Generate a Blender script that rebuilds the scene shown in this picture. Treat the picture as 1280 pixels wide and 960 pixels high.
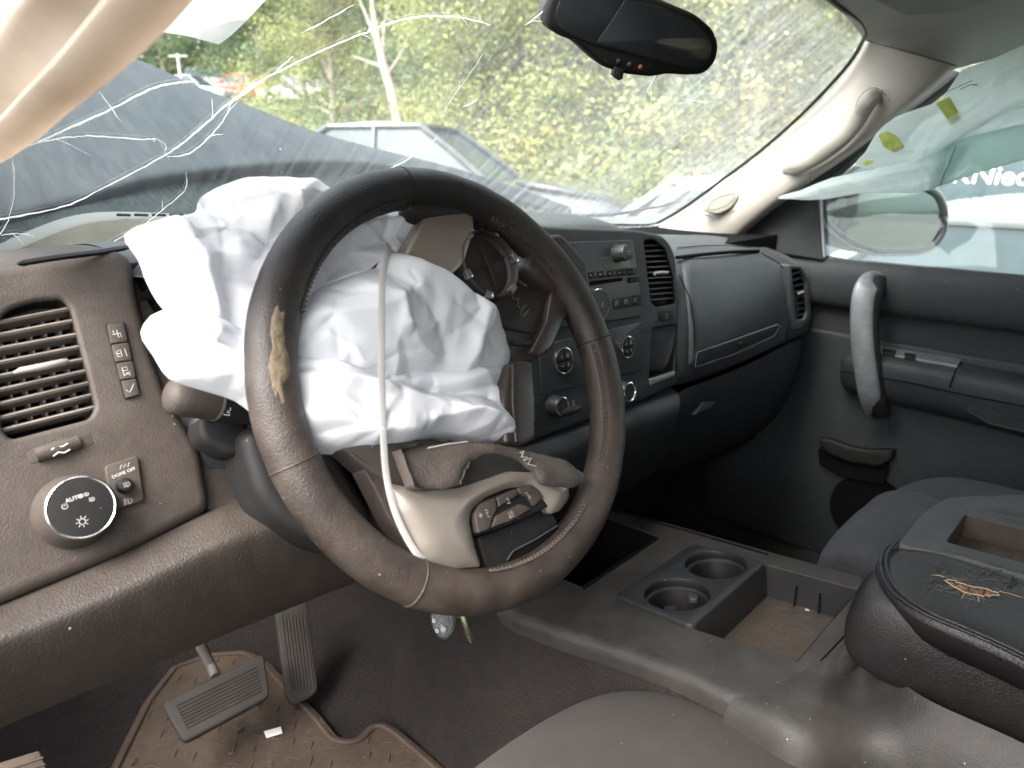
import bpy, bmesh, math, random
from mathutils import Vector, Matrix, noise
from mathutils.geometry import tessellate_polygon
random.seed(7)
R = math.radians
scene = bpy.context.scene
for o in list(bpy.data.objects):
    bpy.data.objects.remove(o)

# ------------------------------------------------------------ camera
CAM = Vector((-.777, -.449, .868))
YAW, PIT, FPX = R(45.8), R(17.5), 900.0
FW = Vector((math.sin(YAW)*math.cos(PIT), math.cos(YAW)*math.cos(PIT), -math.sin(PIT)))
RT = Vector((math.cos(YAW), -math.sin(YAW), 0))
UP = RT.cross(FW)
cd = bpy.data.cameras.new('camera')
cam = bpy.data.objects.new('camera', cd)
scene.collection.objects.link(cam)
cam.matrix_world = Matrix(((RT.x, UP.x, -FW.x, CAM.x), (RT.y, UP.y, -FW.y, CAM.y), (RT.z, UP.z, -FW.z, CAM.z), (0, 0, 0, 1)))
cd.sensor_width = 36
cd.lens = 36*FPX/1280
cd.clip_start = .02
cd.clip_end = 2000
cd.dof.use_dof = True
cd.dof.focus_distance = .78
cd.dof.aperture_fstop = 6.5
scene.camera = cam
scene.render.resolution_x, scene.render.resolution_y = 1024, 768

# ------------------------------------------------------------ light
SUN_EL, SUN_AZ = R(52), R(262)          # azimuth clockwise from +Y
world = bpy.data.worlds.new('World')
scene.world = world
world.use_nodes = True
wn = world.node_tree
sky = wn.nodes.new('ShaderNodeTexSky')
sky.sky_type = 'NISHITA'
sky.sun_disc = False
sky.sun_elevation = SUN_EL
sky.sun_rotation = SUN_AZ
sky.dust_density = 4
sky.air_density = 1.2
bgn = wn.nodes['Background']
hsv = wn.nodes.new('ShaderNodeHueSaturation')      # thin cloud takes most of the blue out of the sky
hsv.inputs['Saturation'].default_value = .35
wn.links.new(sky.outputs[0], hsv.inputs['Color'])
wn.links.new(hsv.outputs[0], bgn.inputs[0])
bgn.inputs[1].default_value = .15
sl = bpy.data.lights.new('sun', 'SUN')
sl.energy = 1.05
sl.angle = R(35)
sl.color = (1, .95, .87)
sun = bpy.data.objects.new('sun', sl)
scene.collection.objects.link(sun)
sd = Vector((math.sin(SUN_AZ)*math.cos(SUN_EL), math.cos(SUN_AZ)*math.cos(SUN_EL), math.sin(SUN_EL)))
sun.rotation_euler = sd.to_track_quat('Z', 'Y').to_euler()
scene.view_settings.view_transform = 'Standard'
scene.view_settings.look = 'None'
scene.view_settings.exposure = 2.6
scene.view_settings.gamma = 1

# ------------------------------------------------------------ object helpers
COL = scene.collection
def tag(o, label=None, cat=None, group=None, kind=None):
    if label: o['label'] = label
    if cat: o['category'] = cat
    if group: o['group'] = group
    if kind: o['kind'] = kind
    return o
def empty(name, label, cat, loc=(0, 0, 0), group=None):
    o = bpy.data.objects.new(name, None)
    COL.objects.link(o)
    o.location = loc
    o.empty_display_size = .05
    return tag(o, label, cat, group)
def mesh(name, vs, fs, mat, parent=None, smooth=40, sub=0, solid=0, mats=None, midx=None):
    me = bpy.data.meshes.new(name)
    me.from_pydata([tuple(v) for v in vs], [], fs)
    me.validate()
    o = bpy.data.objects.new(name, me)
    COL.objects.link(o)
    if mat is not None: me.materials.append(mat)
    if mats:
        for m in mats: me.materials.append(m)
        if midx:
            for p, i in zip(me.polygons, midx): p.material_index = i
    if smooth:
        me.polygons.foreach_set('use_smooth', [True]*len(me.polygons))
        if smooth < 180: me.set_sharp_from_angle(angle=R(smooth))
    if solid:
        m = o.modifiers.new('solid', 'SOLIDIFY'); m.thickness = solid; m.offset = -1
    if sub:
        m = o.modifiers.new('sub', 'SUBSURF'); m.levels = m.render_levels = sub
    if parent is not None:
        o.parent = parent
        if parent.type == 'EMPTY' or parent.location.length > 0:
            o.matrix_parent_inverse = Matrix.Translation(-root_loc(parent))
    return o
def root_loc(p):
    l = Vector(p.location)
    while p.parent:
        p = p.parent
        l = l + Vector(p.location)
    return l
class MB:                                   # collects several shapes into one mesh
    def __init__(s): s.v = []; s.f = []
    def add(s, vs, fs):
        n = len(s.v)
        s.v += [Vector(v) for v in vs]
        s.f += [tuple(i+n for i in f) for f in fs]
        return s
    def out(s, name, mat, parent=None, **k): return mesh(name, s.v, s.f, mat, parent, **k)

def ray(px, py): return FW + RT*((px-640)/FPX) + UP*((480-py)/FPX)
def at_depth(px, py, d): return CAM + ray(px, py)*d
def at_axis(px, py, k, val):
    r = ray(px, py); return CAM + r*((val-CAM[k])/r[k])

class Fr:                                   # a plane in the cab, with its own axes
    def __init__(s, o, n, u):
        s.o = Vector(o); s.n = Vector(n).normalized()
        s.u = Vector(u); s.u = (s.u - s.n*s.u.dot(s.n)).normalized()
        s.v = s.n.cross(s.u)
    def p(s, a, b, h=0): return s.o + s.u*a + s.v*b + s.n*h
    def px(s, x, y, h=0):                   # plane coordinates of the point seen there
        r = ray(x, y)
        t = (s.o + s.n*h - CAM).dot(s.n)/r.dot(s.n)
        q = CAM + r*t - s.o
        return (q.dot(s.u), q.dot(s.v))
    def P(s, x, y, h=0):
        a, b = s.px(x, y, h); return s.p(a, b, h)
    def poly(s, pts, h=0): return [s.px(x, y, h) for x, y in pts]

def area2(p): return sum(p[i][0]*p[(i+1) % len(p)][1]-p[(i+1) % len(p)][0]*p[i][1] for i in range(len(p)))/2
def rnd(p, r, n=5):                         # fillet the corners of a 2-D polygon
    out = []
    N = len(p)
    for i in range(N):
        a, b, c = Vector(p[i-1]), Vector(p[i]), Vector(p[(i+1) % N])
        d1, d2 = (a-b), (c-b)
        l1, l2 = d1.length, d2.length
        if l1 < 1e-6 or l2 < 1e-6: continue
        rr = r[i] if isinstance(r, (list, tuple)) else r
        t = min(rr, l1*.45, l2*.45)
        s0, s1 = b + d1/l1*t, b + d2/l2*t
        for k in range(n+1):
            u = k/n
            out.append(tuple(s0*(1-u)**2 + b*2*u*(1-u) + s1*u*u))
    return out
def inset(p, d):
    if area2(p) < 0: p = p[::-1]
    N = len(p); out = []
    for i in range(N):
        a, b, c = Vector(p[i-1]), Vector(p[i]), Vector(p[(i+1) % N])
        e1, e2 = (b-a), (c-b)
        if e1.length < 1e-9 or e2.length < 1e-9: out.append(tuple(b)); continue
        e1.normalize(); e2.normalize()
        n1, n2 = Vector((-e1.y, e1.x)), Vector((-e2.y, e2.x))
        m = n1+n2
        if m.length < 1e-3: m = n1
        m.normalize()
        k = max(.4, m.dot(n1))
        out.append(tuple(b + m*(d/k)))
    return out
def plate_mb(mb, fr, outer, holes=(), h=0, th=.01, r=.002, rs=3, hr=None, back=True):
    """flat plate with rounded edge and real openings"""
    if area2(outer) < 0: outer = outer[::-1]
    loops = [(outer, 1)] + [((q if area2(q) > 0 else q[::-1]), -1) for q in holes]
    tops = []
    V = []; F = []
    for lp, sg in loops:
        rr = r if sg == 1 else (r if hr is None else hr)
        rings = [[fr.p(a, b, h-th) for a, b in lp]]
        if rr > 0:
            for k in range(rs+1):
                an = k/rs*math.pi/2
                q = inset(lp, sg*rr*(1-math.cos(an))) if k else lp
                rings.append([fr.p(a, b, h-rr+rr*math.sin(an)) for a, b in q])
            t2 = inset(lp, sg*rr)
        else:
            rings.append([fr.p(a, b, h) for a, b in lp]); t2 = lp
        n = len(lp); base = len(V)
        for rg in rings: V += rg
        for k in range(len(rings)-1):
            for i in range(n):
                j = (i+1) % n
                q = (base+k*n+i, base+k*n+j, base+(k+1)*n+j, base+(k+1)*n+i)
                F.append(q if sg == 1 else q[::-1])
        tops.append((t2, base+(len(rings)-1)*n, base))
    vv = [[Vector((a, b, 0)) for a, b in t[0]] for t in tops]
    idx = []; bidx = []
    for t in tops:
        idx += [t[1]+i for i in range(len(t[0]))]; bidx += [t[2]+i for i in range(len(t[0]))]
    for tr in tessellate_polygon(vv):
        a, b, c = tr
        pa, pb, pc = [V[idx[q]] for q in (a, b, c)]
        up = (pb-pa).cross(pc-pa).dot(fr.n) > 0
        F.append((idx[a], idx[b], idx[c]) if up else (idx[a], idx[c], idx[b]))
        if back: F.append((bidx[a], bidx[c], bidx[b]) if up else (bidx[a], bidx[b], bidx[c]))
    return mb.add(V, F)
def plate(name, fr, outer, mat, parent=None, **k):
    return plate_mb(MB(), fr, outer, **k).out(name, mat, parent, smooth=35)
from mathutils.geometry import delaunay_2d_cdt
def inside(p, poly):
    r = False
    for t in range(len(poly)):
        (x1, y1), (x2, y2) = poly[t-1], poly[t]
        if (y1 > p[1]) != (y2 > p[1]) and p[0] < (x2-x1)*(p[1]-y1)/(y2-y1)+x1: r = not r
    return r
def dist_poly(p, poly):
    p = Vector(p); best = 9
    for t in range(len(poly)):
        a, b = Vector(poly[t-1]), Vector(poly[t]); e = b-a
        k = max(0, min(1, (p-a).dot(e)/max(1e-12, e.length_squared)))
        best = min(best, (p-a-e*k).length)
    return best
def domed(name, fr, outer, mat, parent, h, th, hf, step=.004, holes=()):
    """plate whose face height follows hf(x, y, distance to the edge)"""
    loops = [outer]+list(holes)
    pts = []; ed = []
    for lp in loops:
        n0 = len(pts); pts += [Vector(q) for q in lp]; ed += [(n0+i, n0+(i+1) % len(lp)) for i in range(len(lp))]
    nb = len(pts)
    xs_ = [q[0] for q in outer]; ys_ = [q[1] for q in outer]
    x = min(xs_)
    row = 0
    while x < max(xs_):
        y = min(ys_)+(step/2 if row % 2 else 0)
        while y < max(ys_):
            if inside((x, y), outer) and not any(inside((x, y), q) for q in holes) and min(dist_poly((x, y), q) for q in loops) > step*.35: pts.append(Vector((x, y)))
            y += step
        x += step*.87; row += 1
    vo, eo, fo_, _, _, _ = delaunay_2d_cdt(pts, ed, [], 0, 1e-6)
    V = []; F = []
    for q in vo:
        d = min(dist_poly(q, l) for l in loops)
        V.append(fr.p(q.x, q.y, h+hf(q.x, q.y, d)))
    for f in fo_:
        c = sum((vo[i] for i in f), Vector((0, 0)))/len(f)
        if inside(c, outer) and not any(inside(c, q) for q in holes):
            a, b, c3 = [V[i] for i in f[:3]]
            F.append(tuple(f) if (b-a).cross(c3-a).dot(fr.n) > 0 else tuple(f[::-1]))
    for lp in loops:
        n0 = len(V)
        for q in lp: V.append(fr.p(q[0], q[1], h+hf(q[0], q[1], 0)))
        for q in lp: V.append(fr.p(q[0], q[1], h-th))
        n = len(lp)
        F += [(n0+i, n0+(i+1) % n, n0+n+(i+1) % n, n0+n+i) for i in range(n)]
    return mesh(name, V, F, mat, parent, smooth=60)
def rect(cx, cy, w, hh): return [(cx-w/2, cy-hh/2), (cx+w/2, cy-hh/2), (cx+w/2, cy+hh/2), (cx-w/2, cy+hh/2)]
def circ(cx, cy, r, n=32, ry=None): return [(cx+r*math.cos(2*math.pi*i/n), cy+(ry or r)*math.sin(2*math.pi*i/n)) for i in range(n)]

def lathe_mb(mb, fr, a, b, prof, n=32, cap=True):
    """prof: (radius, height) from bottom to top, revolved about the plane normal at (a,b)"""
    V = []; F = []
    for r, h in prof:
        V += [fr.p(a+r*math.cos(2*math.pi*i/n), b+r*math.sin(2*math.pi*i/n), h) for i in range(n)]
    for k in range(len(prof)-1):
        for i in range(n):
            j = (i+1) % n
            F.append((k*n+i, k*n+j, (k+1)*n+j, (k+1)*n+i))
    if cap: F.append(tuple((len(prof)-1)*n+i for i in range(n)))
    return mb.add(V, F)
def lathe(name, fr, a, b, prof, mat, parent=None, **k): return lathe_mb(MB(), fr, a, b, prof, **k).out(name, mat, parent, smooth=35)

def catmull(pts, n=6, closed=False):
    P = [Vector(p) for p in pts]; N = len(P); out = []
    rng = range(N) if closed else range(N-1)
    for i in rng:
        if closed: a, b, c, d = P[i-1], P[i], P[(i+1) % N], P[(i+2) % N]
        else: a, b, c, d = P[max(i-1, 0)], P[i], P[i+1], P[min(i+2, N-1)]
        for k in range(n):
            t = k/n
            out.append(.5*((2*b)+(c-a)*t+(2*a-5*b+4*c-d)*t*t+(3*b-a-3*c+d)*t**3))
    if not closed: out.append(P[-1])
    return out
def tube_mb(mb, pts, rad, n=8, closed=False, caps=True, flat=None, upv=None):
    """tube along points; rad number or list; flat=(kw,kh) squashes it"""
    P = [Vector(p) for p in pts]; N = len(P)
    V = []; F = []
    ref = Vector(upv) if upv is not None else Vector((.13, .21, .97))
    for i, p in enumerate(P):
        if closed: t = P[(i+1) % N]-P[i-1]
        else: t = P[min(i+1, N-1)]-P[max(i-1, 0)]
        if t.length < 1e-9: t = Vector((0, 0, 1))
        t.normalize()
        s = t.cross(ref)
        if s.length < 1e-3: s = t.cross(Vector((1, 0, 0)))
        s.normalize(); w = s.cross(t)
        r = rad[i] if isinstance(rad, (list, tuple)) else rad
        kw, kh = flat or (1, 1)
        V += [p + s*(r*kw*math.cos(2*math.pi*k/n)) + w*(r*kh*math.sin(2*math.pi*k/n)) for k in range(n)]
    for i in range(N if closed else N-1):
        j = (i+1) % N
        for k in range(n):
            l = (k+1) % n
            F.append((i*n+k, i*n+l, j*n+l, j*n+k))
    if caps and not closed:
        F.append(tuple(range(n-1, -1, -1))); F.append(tuple((N-1)*n+k for k in range(n)))
    return mb.add(V, F)
def tube(name, pts, rad, mat, parent=None, **k): return tube_mb(MB(), pts, rad, **k).out(name, mat, parent, smooth=50)
def box_mb(mb, c, sx, sy, sz, rot=None):
    c = Vector(c)
    V = []
    for z in (-1, 1):
        for y in (-1, 1):
            for x in (-1, 1):
                q = Vector((x*sx/2, y*sy/2, z*sz/2))
                if rot is not None: q = rot @ q
                V.append(c+q)
    return mb.add(V, [(0, 2, 3, 1), (4, 5, 7, 6), (0, 1, 5, 4), (2, 6, 7, 3), (0, 4, 6, 2), (1, 3, 7, 5)])
def loft(name, rows, mat, parent=None, sub=2, solid=0, closed=False, smooth=180):
    V = []; F = []
    n = len(rows[0])
    for r in rows: V += [Vector(p) for p in r]
    for i in range(len(rows)-1):
        for j in range(n if closed else n-1):
            k = (j+1) % n
            F.append((i*n+j, i*n+k, (i+1)*n+k, (i+1)*n+j))
    return mesh(name, V, F, mat, parent, smooth=smooth, sub=sub, solid=solid)
def pillow_mb(mb, fr, poly, h0, amp, back=.01, p=2.0, q=.5, nth=120, nr=30, disp=None, cen=None, smooth_poly=3, closed_back=True, hfun=None):
    """soft closed body over a star shaped outline: front bulges by amp, back by back"""
    if smooth_poly:
        poly = [tuple(v.xy) for v in catmull([Vector((a, b, 0)) for a, b in poly], smooth_poly, True)]
    if area2(poly) < 0: poly = poly[::-1]
    N = len(poly)
    A = area2(poly)
    if cen is None:
        cx = cy = 0
        for i in range(N):
            x0, y0 = poly[i]; x1, y1 = poly[(i+1) % N]
            k = x0*y1-x1*y0
            cx += (x0+x1)*k; cy += (y0+y1)*k
        cen = (cx/(6*A), cy/(6*A))
    C0 = Vector(cen)
    per = [0]
    for i in range(N): per.append(per[-1]+(Vector(poly[(i+1) % N])-Vector(poly[i])).length)
    bd = []
    j = 0
    for i in range(nth):
        t = per[-1]*i/nth
        while per[j+1] < t: j += 1
        u = (t-per[j])/max(1e-9, per[j+1]-per[j])
        bd.append(Vector(poly[j]).lerp(Vector(poly[(j+1) % N]), u))
    V = []; F = []
    def addring(s, sgn):
        for b in bd:
            q2 = C0.lerp(b, s)
            prof = max(0, 1-s**p)**q
            hh = h0 + (amp*prof if sgn > 0 else -back*prof)
            if hfun: hh += hfun(q2.x, q2.y)
            if sgn > 0 and disp: hh += disp(q2.x, q2.y, s)*min(1, prof*2.5)
            V.append(fr.p(q2.x, q2.y, hh))
    ss = [1-(1-(k/nr))**1.6 for k in range(nr, 0, -1)]
    addring(1, 1)
    for s in ss[1:]: addring(s, 1)
    nrn = len(ss)
    c = len(V)
    hh = h0+amp+(disp(C0.x, C0.y, 0) if disp else 0)+(hfun(C0.x, C0.y) if hfun else 0)
    V.append(fr.p(C0.x, C0.y, hh))
    for k in range(nrn-1):
        for i in range(nth):
            l = (i+1) % nth
            F.append((k*nth+i, k*nth+l, (k+1)*nth+l, (k+1)*nth+i))
    for i in range(nth): F.append(((nrn-1)*nth+i, (nrn-1)*nth+(i+1) % nth, c))
    if closed_back:
        b0 = len(V)
        bs = (.8, .5)
        for s in bs: addring(s, -1)
        V.append(fr.p(C0.x, C0.y, h0-back)); cc = len(V)-1
        for i in range(nth):
            l = (i+1) % nth
            F.append((l, i, b0+i, b0+l))
            F.append((b0+l, b0+i, b0+nth+i, b0+nth+l))
            F.append((b0+nth+l, b0+nth+i, cc))
    return mb.add(V, F)
def text(name, s, fr, a, b, h, size, mat, parent, rot=0, th=.0002, ax='CENTER'):
    cu = bpy.data.curves.new(name, 'FONT')
    cu.body = s; cu.size = size; cu.extrude = th; cu.align_x = ax; cu.align_y = 'CENTER'
    cu.resolution_u = 3
    to = bpy.data.objects.new(name, cu)
    COL.objects.link(to)
    bpy.context.view_layer.update()
    me = bpy.data.meshes.new_from_object(to.evaluated_get(bpy.context.evaluated_depsgraph_get()))
    bpy.data.objects.remove(to)
    cr, sr = math.cos(rot), math.sin(rot)
    for v in me.vertices:
        x, y = v.co.x*cr-v.co.y*sr, v.co.x*sr+v.co.y*cr
        v.co = fr.p(a+x, b+y, h+v.co.z)
    me.materials.append(mat)
    o = bpy.data.objects.new(name, me)
    COL.objects.link(o)
    if parent is not None:
        o.parent = parent
        if parent.type == 'EMPTY': o.matrix_parent_inverse = Matrix.Translation(-root_loc(parent))
    return o
def marks(name, fr, lines, h, w, mat, parent):
    """printed symbols: polylines (plane coordinates) as thin raised strokes"""
    mb = MB()
    for ln in lines:
        tube_mb(mb, [fr.p(a, b, h) for a, b in ln], w*.58, n=4, upv=fr.n, flat=(1, .35))
    return mb.out(name, mat, parent, smooth=0)

# ------------------------------------------------------------ materials
def c4(c): return (c[0], c[1], c[2], 1)
def mixc(nt, fac, a, b):
    m = nt.nodes.new('ShaderNodeMix'); m.data_type = 'RGBA'
    for sock, val in ((m.inputs[0], fac), (m.inputs[6], a), (m.inputs[7], b)):
        if isinstance(val, bpy.types.NodeSocket): nt.links.new(val, sock)
        else: sock.default_value = val if not isinstance(val, tuple) else c4(val)
    return m.outputs[2]
def noise_fac(nt, vec, scale, lo, hi, detail=4, rough=.55, dist=0):
    n = nt.nodes.new('ShaderNodeTexNoise')
    n.inputs['Scale'].default_value = scale; n.inputs['Detail'].default_value = detail
    n.inputs['Roughness'].default_value = rough; n.inputs['Distortion'].default_value = dist
    nt.links.new(vec, n.inputs['Vector'])
    r = nt.nodes.new('ShaderNodeMapRange')
    r.inputs[1].default_value = lo; r.inputs[2].default_value = hi
    nt.links.new(n.outputs[0], r.inputs[0])
    return r.outputs[0]
DARK = {'dusty dash plastic': 0.55, 'grained knee panel': 0.5, 'worn steering leather': 0.55, 'torn cover back': 0.5, 'silver spoke paint': 0.9, 'dark carpet': 0.3, 'dusty console plastic': 0.42,
        'cup holder plastic': 0.34, 'cracked black armrest leather': 0.42, 'sun faded armrest plastic': 0.5, 'brown grey seat cloth': 0.34, 'grey seat cloth': 0.55, 'blue grey seat cloth': 0.75, 'dirty tray bottom': 0.45,
        'grey dash plastic': 0.95, 'charcoal door panel': 0.62, 'dark door insert': 0.6, 'grey felt headliner': 1.4, 'dusty pedal rubber': 0.26, 'muddy rubber floor mat': 0.46, 'charcoal dash plastic': 0.6, 'vent slat plastic': 1.25,
        'satin silver handle': 0.75, 'dusty grey blue paint': .3, 'weathered cowl plastic': .45, 'dirty cowl recess': .5, 'silver car paint': .6, 'tan pedal rubber': 0.28, 'white print': .8, 'beige curtain airbag': .98}
def pbr(name, col, rough=.6, col2=None, ns=8, nlo=.35, nhi=.65, metal=0, grain=0, grain_scale=900, specks=0, speck_col=(.5, .46, .4), speck_scale=260,
        dust=0, dust_col=(.22, .17, .13), dust_scale=14, coat=0, spec=.5, sheen=0, trans=0, wave=None, stretch=None, lump=0, lump_scale=30):
    m = bpy.data.materials.new(name); m.use_nodes = True
    k_ = DARK.get(name, 1)
    col = tuple(x*k_ for x in col); dust_col = tuple(x*k_ for x in dust_col)
    if col2: col2 = tuple(x*k_ for x in col2)
    nt = m.node_tree
    b = nt.nodes['Principled BSDF']
    tc = nt.nodes.new('ShaderNodeTexCoord'); vec = tc.outputs['Object']
    if stretch:
        mp = nt.nodes.new('ShaderNodeMapping'); mp.inputs['Scale'].default_value = stretch
        nt.links.new(vec, mp.inputs['Vector']); vec2 = mp.outputs[0]
    else: vec2 = vec
    c = c4(col)
    base = mixc(nt, noise_fac(nt, vec2, ns, nlo, nhi), col, col2 or tuple(x*1.25 for x in col))
    rsock = None
    if dust:
        f = noise_fac(nt, vec2, dust_scale, .42, .78, 6, .62, .4)
        mul = nt.nodes.new('ShaderNodeMath'); mul.operation = 'MULTIPLY'; mul.inputs[1].default_value = dust
        nt.links.new(f, mul.inputs[0])
        base = mixc(nt, mul.outputs[0], base, dust_col)
        mr = nt.nodes.new('ShaderNodeMapRange'); mr.inputs[3].default_value = rough; mr.inputs[4].default_value = min(1, rough+.3)
        nt.links.new(mul.outputs[0], mr.inputs[0]); rsock = mr.outputs[0]
    if specks:
        vz = nt.nodes.new('ShaderNodeTexVoronoi'); vz.inputs['Scale'].default_value = speck_scale
        nt.links.new(vec, vz.inputs['Vector'])
        lt = nt.nodes.new('ShaderNodeMath'); lt.operation = 'LESS_THAN'; lt.inputs[1].default_value = .085
        nt.links.new(vz.outputs['Distance'], lt.inputs[0])
        sp = nt.nodes.new('ShaderNodeSeparateColor'); nt.links.new(vz.outputs['Color'], sp.inputs[0])
        g = nt.nodes.new('ShaderNodeMath'); g.operation = 'LESS_THAN'; g.inputs[1].default_value = specks
        nt.links.new(sp.outputs[0], g.inputs[0])
        mu = nt.nodes.new('ShaderNodeMath'); mu.operation = 'MULTIPLY'
        nt.links.new(lt.outputs[0], mu.inputs[0]); nt.links.new(g.outputs[0], mu.inputs[1])
        base = mixc(nt, mu.outputs[0], base, speck_col)
    if grain:
        mo = nt.nodes.new('ShaderNodeMix'); mo.data_type = 'RGBA'; mo.blend_type = 'MULTIPLY'; mo.inputs[0].default_value = 1
        nf = noise_fac(nt, vec2, 55, .25, .75, 8, .7, .6)
        mv = nt.nodes.new('ShaderNodeMapRange'); mv.inputs[3].default_value = .74; mv.inputs[4].default_value = 1.26
        nt.links.new(nf, mv.inputs[0]); nt.links.new(base, mo.inputs[6]); nt.links.new(mv.outputs[0], mo.inputs[7]); base = mo.outputs[2]
    nt.links.new(base, b.inputs['Base Color'])
    if rsock: nt.links.new(rsock, b.inputs['Roughness'])
    else:
        rr = noise_fac(nt, vec, 25, .3, .7)
        mr = nt.nodes.new('ShaderNodeMapRange'); mr.inputs[3].default_value = max(.02, rough-.08); mr.inputs[4].default_value = min(1, rough+.08)
        nt.links.new(rr, mr.inputs[0]); nt.links.new(mr.outputs[0], b.inputs['Roughness'])
    b.inputs['Metallic'].default_value = metal
    b.inputs['Specular IOR Level'].default_value = spec
    if coat: b.inputs['Coat Weight'].default_value = coat; b.inputs['Coat Roughness'].default_value = .1
    if sheen: b.inputs['Sheen Weight'].default_value = sheen; b.inputs['Sheen Roughness'].default_value = .5
    nrm = None
    if grain:
        n = nt.nodes.new('ShaderNodeTexNoise'); n.inputs['Scale'].default_value = grain_scale; n.inputs['Detail'].default_value = 2
        nt.links.new(vec, n.inputs['Vector'])
        bp = nt.nodes.new('ShaderNodeBump'); bp.inputs['Strength'].default_value = grain; bp.inputs['Distance'].default_value = .0012
        nt.links.new(n.outputs[0], bp.inputs['Height']); nrm = bp.outputs[0]
    if lump:
        n = nt.nodes.new('ShaderNodeTexNoise'); n.inputs['Scale'].default_value = lump_scale; n.inputs['Detail'].default_value = 4
        nt.links.new(vec2, n.inputs['Vector'])
        bp = nt.nodes.new('ShaderNodeBump'); bp.inputs['Strength'].default_value = lump; bp.inputs['Distance'].default_value = .01
        nt.links.new(n.outputs[0], bp.inputs['Height'])
        if nrm: nt.links.new(nrm, bp.inputs['Normal'])
        nrm = bp.outputs[0]
    if nrm: nt.links.new(nrm, b.inputs['Normal'])
    if trans:
        out = nt.nodes['Material Output']
        tl = nt.nodes.new('ShaderNodeBsdfTranslucent'); nt.links.new(base, tl.inputs[0])
        if nrm: nt.links.new(nrm, tl.inputs['Normal'])
        mx = nt.nodes.new('ShaderNodeMixShader'); mx.inputs[0].default_value = trans
        nt.links.new(b.outputs[0], mx.inputs[1]); nt.links.new(tl.outputs[0], mx.inputs[2]); nt.links.new(mx.outputs[0], out.inputs[0])
    return m
BROWN = (.055, .042, .035)
M = {}
M['dash_brown'] = pbr('dusty dash plastic', (.070, .053, .043), .62, (.098, .076, .061), ns=5, grain=.4, grain_scale=700, specks=.05, speck_scale=130, dust=.4, dust_col=(.17, .13, .10), dust_scale=7)
M['knee'] = pbr('grained knee panel', (.052, .040, .033), .5, (.075, .058, .047), ns=4, grain=.6, grain_scale=560, specks=.04, speck_scale=110, dust=.4, dust_col=(.14, .11, .09), dust_scale=9, stretch=(1.6, 1, .5))
M['dash_black'] = pbr('charcoal dash plastic', (.030, .033, .035), .55, (.040, .043, .045), ns=9, grain=.6, grain_scale=650, specks=.04, speck_scale=170, dust=.22, dust_col=(.10, .11, .12), dust_scale=6)
M['dash_grey'] = pbr('grey dash plastic', (.040, .045, .049), .5, (.055, .06, .064), ns=6, grain=.6, grain_scale=650, specks=.05, speck_scale=190, dust=.25, dust_col=(.13, .14, .15), dust_scale=8)
M['black'] = pbr('black plastic', (.010, .0098, .0095), .6, spec=.3, specks=.03, speck_scale=220, grain=.2)
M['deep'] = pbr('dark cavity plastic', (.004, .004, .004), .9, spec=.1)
M['radio'] = pbr('dark radio plastic', (.020, .022, .024), .4, specks=.03, speck_scale=300, dust=.2, dust_col=(.06, .065, .07), dust_scale=20)
M['print'] = pbr('white print', (.62, .60, .57), .7)
M['slat'] = pbr('vent slat plastic', (.10, .085, .075), .6, dust=.5, dust_col=(.22, .18, .15), dust_scale=40)
M['slat_dark'] = pbr('dark vent slat plastic', (.045, .047, .05), .5)
M['vent_tab'] = pbr('dusty silver vent tab', (.30, .27, .25), .45, metal=.3, dust=.4, dust_col=(.4, .33, .28), dust_scale=60)
M['chrome'] = pbr('bright chrome', (.75, .75, .76), .18, metal=1)
M['silver'] = pbr('silver spoke paint', (.36, .31, .265), .34, (.43, .38, .33), ns=12, metal=.55, specks=.05, speck_scale=150, speck_col=(.45, .36, .28), dust=.35, dust_col=(.30, .24, .19), dust_scale=30)
M['silver_door'] = pbr('satin silver handle', (.30, .31, .32), .48, (.36, .37, .38), ns=20, metal=.55, grain=.1)
M['leather'] = pbr('worn steering leather', (.036, .026, .022), .42, (.072, .052, .042), ns=9, grain=.55, grain_scale=700, specks=.06, speck_scale=160, dust=.8, dust_col=(.17, .128, .100), dust_scale=11)
M['foam'] = pbr('tan foam', (.17, .135, .085), .8, (.11, .085, .055), ns=90, lump=.3, lump_scale=150)
M['foam_edge'] = pbr('dark foam edge', (.03, .02, .015), .8)
M['hub'] = pbr('brown black hub plastic', (.019, .0155, .0145), .55, (.034, .028, .025), ns=15, grain=.3, specks=.05, speck_scale=200, dust=.3, dust_col=(.08, .06, .055))
M['bracket'] = pbr('shiny brown plastic', (.034, .026, .0235), .32, (.048, .038, .034), ns=20, grain=.2)
M['flap'] = pbr('torn cover back', (.12, .095, .08), .65, (.17, .14, .12), ns=22, grain=.8, grain_scale=500, dust=.4, dust_col=(.22, .18, .15), dust_scale=30)
M['airbag'] = pbr('white airbag nylon', (.86, .87, .90), .75, (.88, .89, .92), ns=6, trans=.25)
M['strap'] = pbr('white strap', (.58, .56, .54), .5, trans=.2)
M['curtain'] = pbr('beige curtain airbag', (.60, .52, .44), .75, (.70, .62, .54), ns=7, trans=.5, lump=.5, lump_scale=14)
M['paper'] = pbr('white sheet', (.88, .88, .87), .7, trans=.5)
M['teal'] = pbr('curtain with painted pale glass tint', (.76, .84, .82), .75, (.82, .87, .86), ns=6, trans=.6, lump=.35, lump_scale=10)  # teal cast of the green window glass is put into the cloth colour
M['teal2'] = pbr('curtain panel with painted glass tint', (.54, .69, .64), .7, (.58, .73, .68), ns=8, trans=.6)
for k_ in ('teal', 'teal2'): M[k_].node_tree.nodes['Principled BSDF'].inputs['Alpha'].default_value = .62
M['tape'] = pbr('olive green tape', (.58, .64, .18), .6, (.66, .70, .28), ns=60, trans=.55, lump=.6, lump_scale=60)
M['thread'] = pbr('dark thread', (.05, .06, .06), .8)
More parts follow.
